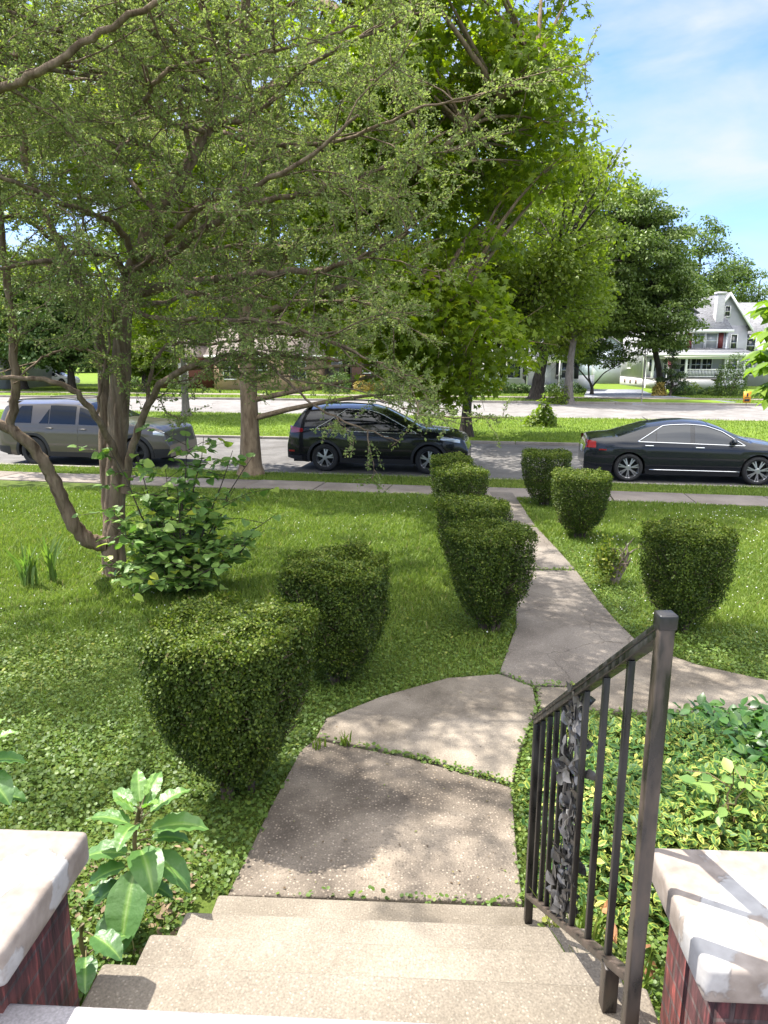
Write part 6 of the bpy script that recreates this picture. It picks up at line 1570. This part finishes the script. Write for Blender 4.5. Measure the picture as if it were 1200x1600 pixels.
MB().bbox(3.6, 5.4, 3.2, 6, 6.8, 7.9).build("dormer_wall", M_sidegrey, gh_); b = MB(); gable(b, 3.5, 5.5, 3.2, 6.4, 7.9, 8.6, 'y', 0.2, 0.1); b.build("dormer_roof", M_shingle, gh_)
window(gh_, 4.5, 3.2, 6.95, 1.1, 0.75, 'f')
# porch
MB().bbox(0.1, 9.6, -0.3, 2.1, 0.05, 1.0).build("porch_base", M_stone, gh_)
MB().bbox(0.05, 9.65, -0.36, 2.12, 1.0, 1.10).build("porch_deck", M_porchdark, gh_)
b = MB(); b.add([(-1.0, -0.75, 3.55), (10.1, -0.75, 3.55), (10.1, 2.19, 4.0), (-1.0, 2.19, 4.0), (-1.0, -0.75, 3.70), (10.1, -0.75, 3.70), (10.1, 2.19, 4.15), (-1.0, 2.19, 4.15)], [[0,3,2,1],[4,5,6,7],[0,1,5,4],[1,2,6,5],[2,3,7,6],[3,0,4,7]]); b.build("porch_roof", M_shingle, gh_)
MB().bbox(-1.05, 10.15, -0.80, -0.70, 3.32, 3.66).build("porch_fascia", M_trim, gh_)
MB().bbox(0.1, 9.7, -0.45, -0.25, 3.05, 3.33).build("porch_beam", M_trim, gh_)
for x in (0.2, 3.6, 7.6, 9.5): MB().bbox(x-0.11, x+0.11, -0.28, -0.06, 1.1, 3.05).build("porch_post", M_trim, gh_, bevel=0.02)
rl = MB().bbox(3.7, 9.4, -0.21, -0.11, 1.92, 2.02).bbox(3.7, 9.4, -0.20, -0.12, 1.2, 1.28).build("railing", M_trim, gh_)
for k in range(38):
    x = 3.82 + k*0.148
    if abs(x-7.6) > 0.13: MB().bbox(x-0.03, x+0.03, -0.185, -0.135, 1.28, 1.92).build("baluster", M_trim, rl)
for k in range(4): MB().bbox(1.0, 2.6, -0.3-0.3*(k+1), -0.3-0.3*k, 0.0, 0.88-0.21*k).build("porch_step", M_porchdark, gh_)
dr = MB().bbox(0.35, 1.35, 2.12, 2.19, 1.1, 3.2).build("door", M_trim, gh_); MB().bbox(0.53, 1.17, 2.08, 2.14, 1.75, 3.0).build("pane", M_pane, dr)
for x in (4.3, 5.45, 6.6): window(gh_, x, 2.2, 1.75, 0.95, 1.4, 'f', M_pane, 2, 2)
window(gh_, 2.6, 2.2, 1.75, 1.0, 1.4, 'f', M_pane, 2, 2)
ch = MB().bbox(7.45, 8.25, 3.1, 3.9, 6.5, 9.75).build("chimney", M_stone, gh_, bevel=0.02); MB().bbox(7.37, 8.33, 3.02, 3.98, 9.75, 10.0).build("chimney_cap", M_stone, ch)
# right wing with its own gable
WA, WB, WM = 6.9, 11.7, 9.3
MB().bbox(WX+0.02, WB, 4.9, 16, 0.95, 6.6).build("wall", M_sidegrey, gh_); MB().bbox(WX+0.07, WB+0.05, 4.84, 16, -0.2, 0.95).build("foundation", M_stone, gh_)
b = MB(); b.add([(WA, 4.9, 6.6), (WB, 4.9, 6.6), (WM, 4.9, 9.9)], [[0, 1, 2]]); b.build("gable_wall", M_sidegrey, gh_)
b = MB(); gable(b, WA, WB, 4.9, 16, 6.6, 9.95, 'y', 0.4); b.build("roof", M_shingle, gh_)
b = MB()
for s in (-1, 1):
    xm, zr, sl = WM, 9.95, 3.35/2.4
    xe = xm+s*2.8; ze = zr-sl*2.8
    b.add([(xm, 4.45, zr-.26), (xe, 4.45, ze-.26), (xe, 4.45, ze+.16), (xm, 4.45, zr+.16), (xm, 4.495, zr-.26), (xe, 4.495, ze-.26), (xe, 4.495, ze+.16), (xm, 4.495, zr+.16)], [[0,1,2,3],[4,7,6,5],[0,4,5,1],[3,2,6,7],[1,5,6,2],[0,3,7,4]])
b.build("bargeboard", M_trim, gh_)
window(gh_, WM, 4.9, 7.6, 0.5, 1.0, 'f'); window(gh_, 9.0, 4.9, 3.9, 0.5, 1.4, 'f'); window(gh_, 10.3, 4.9, 3.9, 0.6, 1.7, 'f')
window(gh_, 10.4, 4.9, 1.5, 1.0, 1.5, 'f')
MB().bbox(WB+0.02, 20, 6.4, 16, -0.2, 5.8).build("wall", M_sidegrey, gh_); b = MB(); gable(b, WB+0.5, 20, 6.4, 16, 5.8, 9.3, 'x', .3); b.build("roof", M_shingle, gh_)
window(gh_, 12.8, 6.4, 3.7, 0.9, 1.5, 'f'); window(gh_, 12.8, 6.4, 1.3, 0.9, 1.5, 'f')
MB().tube([(-0.95, -0.72, 3.5), (-0.95, -0.72, 3.2), (-0.5, -0.3, 2.9), (-0.5, -0.3, 0.1)], 0.05, 6).build("downpipe", M_trim, gh_)
# things in front of it
def local(h, x, y, z=0.0):
    k_ = h.scale[0]; x, y = x*k_, y*k_; a = h.rotation_euler[2]; c, s = math.cos(a), math.sin(a); return (h.location[0]+x*c-y*s, h.location[1]+x*s+y*c, z)
fl = thing("garden_flag", "pink and white flag hanging on a pole by the porch steps", "flag", local(gh_, 1.1, -1.9, 0.0))
MB().tube([(0, 0, 0), (0, 0, 2.9)], 0.025, 6).build("pole", M_trim, fl)
M_pink = simple("pink_cloth", (0.55, 0.16, 0.20), 0.8); M_pale = simple("pale_cloth", (0.6, 0.52, 0.56), 0.8)
g = np.array([[(0.02+0.32*u+0.04*v, 0.05*math.sin(6*u+3*v), 2.75-1.3*v-0.35*u) for v in np.linspace(0, 1, 9)] for u in np.linspace(0, 1, 7)])
MB().grid(g[:, :5]).build("cloth_band", M_pink, fl, smooth=True); MB().grid(g[:, 4:]).build("cloth_band", M_pale, fl, smooth=True)
ur = thing("black_urn", "black pedestal fountain urn standing before the porch railing", "urn", local(gh_, 6.0, -2.6, 0.0))
MB().lathe([(0.30, 0), (0.30, .1), (.12, .2), (.10, .55), (.2, .7), (.55, .85), (.6, .95), (.1, .9), (.08, 1.15), (.32, 1.3), (.34, 1.36), (.02, 1.32)], 16).build("bowl", M_clad, ur, smooth=True)
sg = thing("yard_sign", "small orange yellow yard sign with black print on the far verge at the right", "sign", tuple(G(1166, 634)))
MB().bbox(-0.22, 0.22, -0.015, 0.015, 0.35, 1.0).build("board", simple("sign_orange", (0.65, 0.28, 0.02), 0.5), sg)
MB().bbox(-0.15, 0.15, -0.02, -0.0155, 0.42, 0.56).bbox(-0.05, 0.05, -0.02, -0.0155, 0.7, 0.9).bbox(-0.12, 0.12, -0.02, -0.0155, 0.62, 0.66).build("print", M_shutb, sg)
MB().tube([(0, 0.03, 0), (0, 0.03, 0.9)], 0.015, 5).build("stake", M_clad, sg)
po = thing("lamp_post", "thin grey pole standing at the edge of the driveway before the grey house", "pole", tuple(G(1002, 633)))
MB().tube([(0, 0, -.1), (0, 0, 3.2)], [0.035, 0.03], 7).build("pole", M_fence, po)
# ---- garage beyond the driveway
ga = thing("blue_garage", "pale blue garage with white panel door at the end of the driveway", "garage", tuple(P(914, 610, 78)*[1, 1, 0]), HR)
MB().bbox(0, 4.6, 0, 6, -0.1, 3.3).build("wall", M_blueside, ga); b = MB(); gable(b, 0, 4.6, 0, 6, 3.3, 4.9, 'y', .3); b.build("roof", M_shingle, ga)
b = MB(); b.add([(0, 0, 3.3), (4.6, 0, 3.3), (2.3, 0, 4.9)], [[0, 1, 2]]); b.build("gable_wall", M_blueside, ga)
MB().bbox(0.7, 3.6, -0.06, -0.003, 0, 2.6).build("door", simple("garage_door", (0.62, 0.66, 0.72), 0.5), ga)
MB().bbox(3.6, 3.72, -0.08, -0.003, 0, 2.7).bbox(0.58, 0.7, -0.08, -0.003, 0, 2.7).build("door_trim", M_trim, ga)
fe = thing("white_fence", "short white panel fence between the bungalow and the blue garage", "fence", tuple(P(895, 611, 64)*[1, 1, 0]), HR)
MB().bbox(0, 1.7, 0, 0.05, 0, 1.25).build("panel", M_trim, fe); MB().bbox(-0.1, 0.0, -0.03, 0.07, 0, 1.35).build("post", M_trim, fe); MB().bbox(1.7, 1.8, -0.03, 0.07, 0, 1.35).build("post", M_trim, fe)
# ---- the white bungalow
bu_ = thing("white_bungalow", "white single-storey bungalow with black shutters behind the thick dark trunk", "house", tuple(P(700, 612, 61)*[1, 1, 0]), HR)
bu_.scale = (0.9, 0.9, 0.84)
MB().bbox(0, 12.0, 0, 9, 0.3, 3.5).build("wall", M_sidewhite, bu_); MB().bbox(-0.05, 12.05, -0.05, 9, -0.2, 0.3).build("foundation", M_tanb, bu_)
b = MB(); gable(b, 0, 12.0, 0, 9, 3.5, 6.0, 'x', .55); b.build("roof", M_shingle, bu_)
MB().bbox(-0.6, 12.6, -0.62, -0.54, 3.05, 3.35).build("fascia", M_trim, bu_)
window(bu_, 6.1, 0, 1.35, 1.15, 1.6, 'f', M_pane, 2, 2)
for x in (5.05, 7.15): MB().bbox(x-0.24, x+0.24, -0.05, -0.003, 1.25, 3.05).build("shutter", M_shutb, bu_)
window(bu_, 11.0, 0, 1.35, 1.0, 1.5, 'f', M_pane, 2, 2)
for x in (10.15, 11.85): MB().bbox(x-0.2, x+0.2, -0.05, -0.003, 1.25, 2.95).build("shutter", M_shutb, bu_)
d_ = MB().bbox(8.6, 9.5, -0.06, -0.003, 0.6, 2.7).build("door", M_trim, bu_); MB().box((8.7, -0.09, 1.6), (0.05, 0.06, 0.14)).build("handle", M_clad, d_)
MB().bbox(6.9, 10.2, -1.7, -0.06, 0.0, 0.62).build("porch_base", M_sidewhite, bu_)
for x in (7.1, 10.0): MB().bbox(x-0.05, x+0.05, -1.6, -1.5, 0.62, 3.05).build("porch_post", M_trim, bu_)
window(bu_, 2.0, 0, 1.3, 1.9, 1.7, 'f', M_paneb, 4, 1); window(bu_, 4.0, 0, 1.3, 0.9, 1.6, 'f', M_paneb, 2, 1)
b = MB()
for k in range(3): b.bbox(9.3+0.0, 10.1, -1.7-0.3*(k+1), -1.7-0.3*k, 0, 0.46-0.15*k)
b.build("porch_step", M_stone, bu_)
for x, lab in ((7.0, "black porch urn left of the thick dark trunk"), (10.0, "black porch urn right of the thick dark trunk")):
    u = thing("porch_urn", lab, "urn", local(bu_, x, -1.3, 0.62)); MB().lathe([(.16, 0), (.16, .06), (.06, .12), (.06, .3), (.2, .5), (.24, .75), (.2, .78), (.02, .7)], 14).build("vase", M_clad, u, smooth=True)
# ---- tan brick house with its red wing, brown house with steps, pale house at the left
tn = thing("tan_brick_house", "low tan brick house with a dark window seen behind the tan street tree trunk", "house", tuple(P(335, 603, 62)*[1, 1, 0]), HR)
MB().bbox(0, 9.0, 0, 9, -0.2, 3.1).build("wall", M_tanb, tn); b = MB(); gable(b, 0, 9.0, 0, 9, 3.1, 5.3, 'x', .6); b.build("roof", M_rooftan, tn)
window(tn, 3.9, 0, 1.0, 1.3, 1.5, 'f', M_pane, 2, 2); window(tn, 1.4, 0, 1.0, 1.0, 1.4, 'f', M_pane, 2, 2); window(tn, 7.3, 0, 1.0, 1.2, 1.4, 'f', M_pane, 2, 2)
MB().bbox(-0.6, 9.6, -0.68, -0.6, 2.75, 3.0).build("fascia", M_trim, tn)
rw_ = thing("red_brick_house", "dark red brick house partly seen left of the tan brick wall", "house", tuple(P(240, 603, 66)*[1, 1, 0]), HR)
MB().bbox(0, 5.4, 0, 8, -0.2, 3.0).build("wall", M_redb, rw_); b = MB(); gable(b, 0, 5.4, 0, 8, 3.0, 5.2, 'x', .5); b.build("roof", M_rooftan, rw_)
window(rw_, 1.2, 0, 1.0, 1.2, 1.4, 'f', M_paneb, 2, 2); MB().bbox(2.4, 3.3, -0.06, -0.003, 0.2, 2.3).build("door", M_trim, rw_)
gf = thing("board_fence", "grey board fence between the tan brick house and the dark tree", "fence", tuple(P(492, 603, 66)*[1, 1, 0]), HR)
for k in range(3): MB().bbox(k*1.1, k*1.1+1.06, 0, 0.05, 0, 1.9).build("panel", M_fence, gf)
gr_ = thing("grey_shed", "pale grey shed wall rising behind the grey board fence", "shed", tuple(P(488, 603, 72)*[1, 1, 0]), HR)
MB().bbox(0, 4.4, 0, 5, -0.1, 3.2).build("wall", M_blueside, gr_); b = MB(); gable(b, 0, 4.4, 0, 5, 3.2, 4.6, 'x', .4); b.build("roof", M_shingle, gr_)
window(gr_, 1.1, 0, 1.9, .8, .8, 'f')
br_ = thing("brown_brick_house", "dark brown brick house with front steps behind the golden shrubs", "house", tuple(P(550, 604, 63)*[1, 1, 0]), HR)
MB().bbox(0, 7.6, 0, 8, -0.2, 3.6).build("wall", M_brownb, br_); b = MB(); gable(b, 0, 7.6, 0, 8, 3.6, 6.0, 'x', .6); b.build("roof", M_rooftan, br_)
window(br_, 1.6, 0, 1.5, 1.2, 1.4, 'f', M_pane, 2, 2); window(br_, 6.2, 0, 1.5, 1.2, 1.4, 'f', M_pane, 2, 2)
MB().bbox(3.3, 4.3, -0.06, -0.003, 1.0, 3.1).build("door", M_shutr, br_); MB().bbox(2.2, 5.4, -2.0, -0.06, 0, 1.0).build("porch_base", M_brownb, br_)
for k in range(5): MB().bbox(2.5, 5.0, -2.0-0.32*(k+1), -2.0-0.32*k, 0, 0.84-0.17*k).build("porch_step", M_kerb, br_)
lw = thing("pale_house", "pale grey two-storey house at the far left edge behind the old tree", "house", tuple(P(-170, 603, 64)*[1, 1, 0]), HR)
MB().bbox(0, 10.5, 0, 9, -0.2, 6.4).build("wall", M_sidegrey, lw); b = MB(); gable(b, 0, 10.5, 0, 9, 6.4, 9.0, 'x', .5); b.build("roof", M_shingle, lw)
window(lw, 8.6, 0, 1.4, 1.2, 1.5, 'f', M_pane, 2, 2); window(lw, 8.6, 0, 4.2, 1.2, 1.5, 'f', M_pane, 2, 2); window(lw, 5.6, 0, 4.2, 1.2, 1.5, 'f', M_pane, 2, 2)
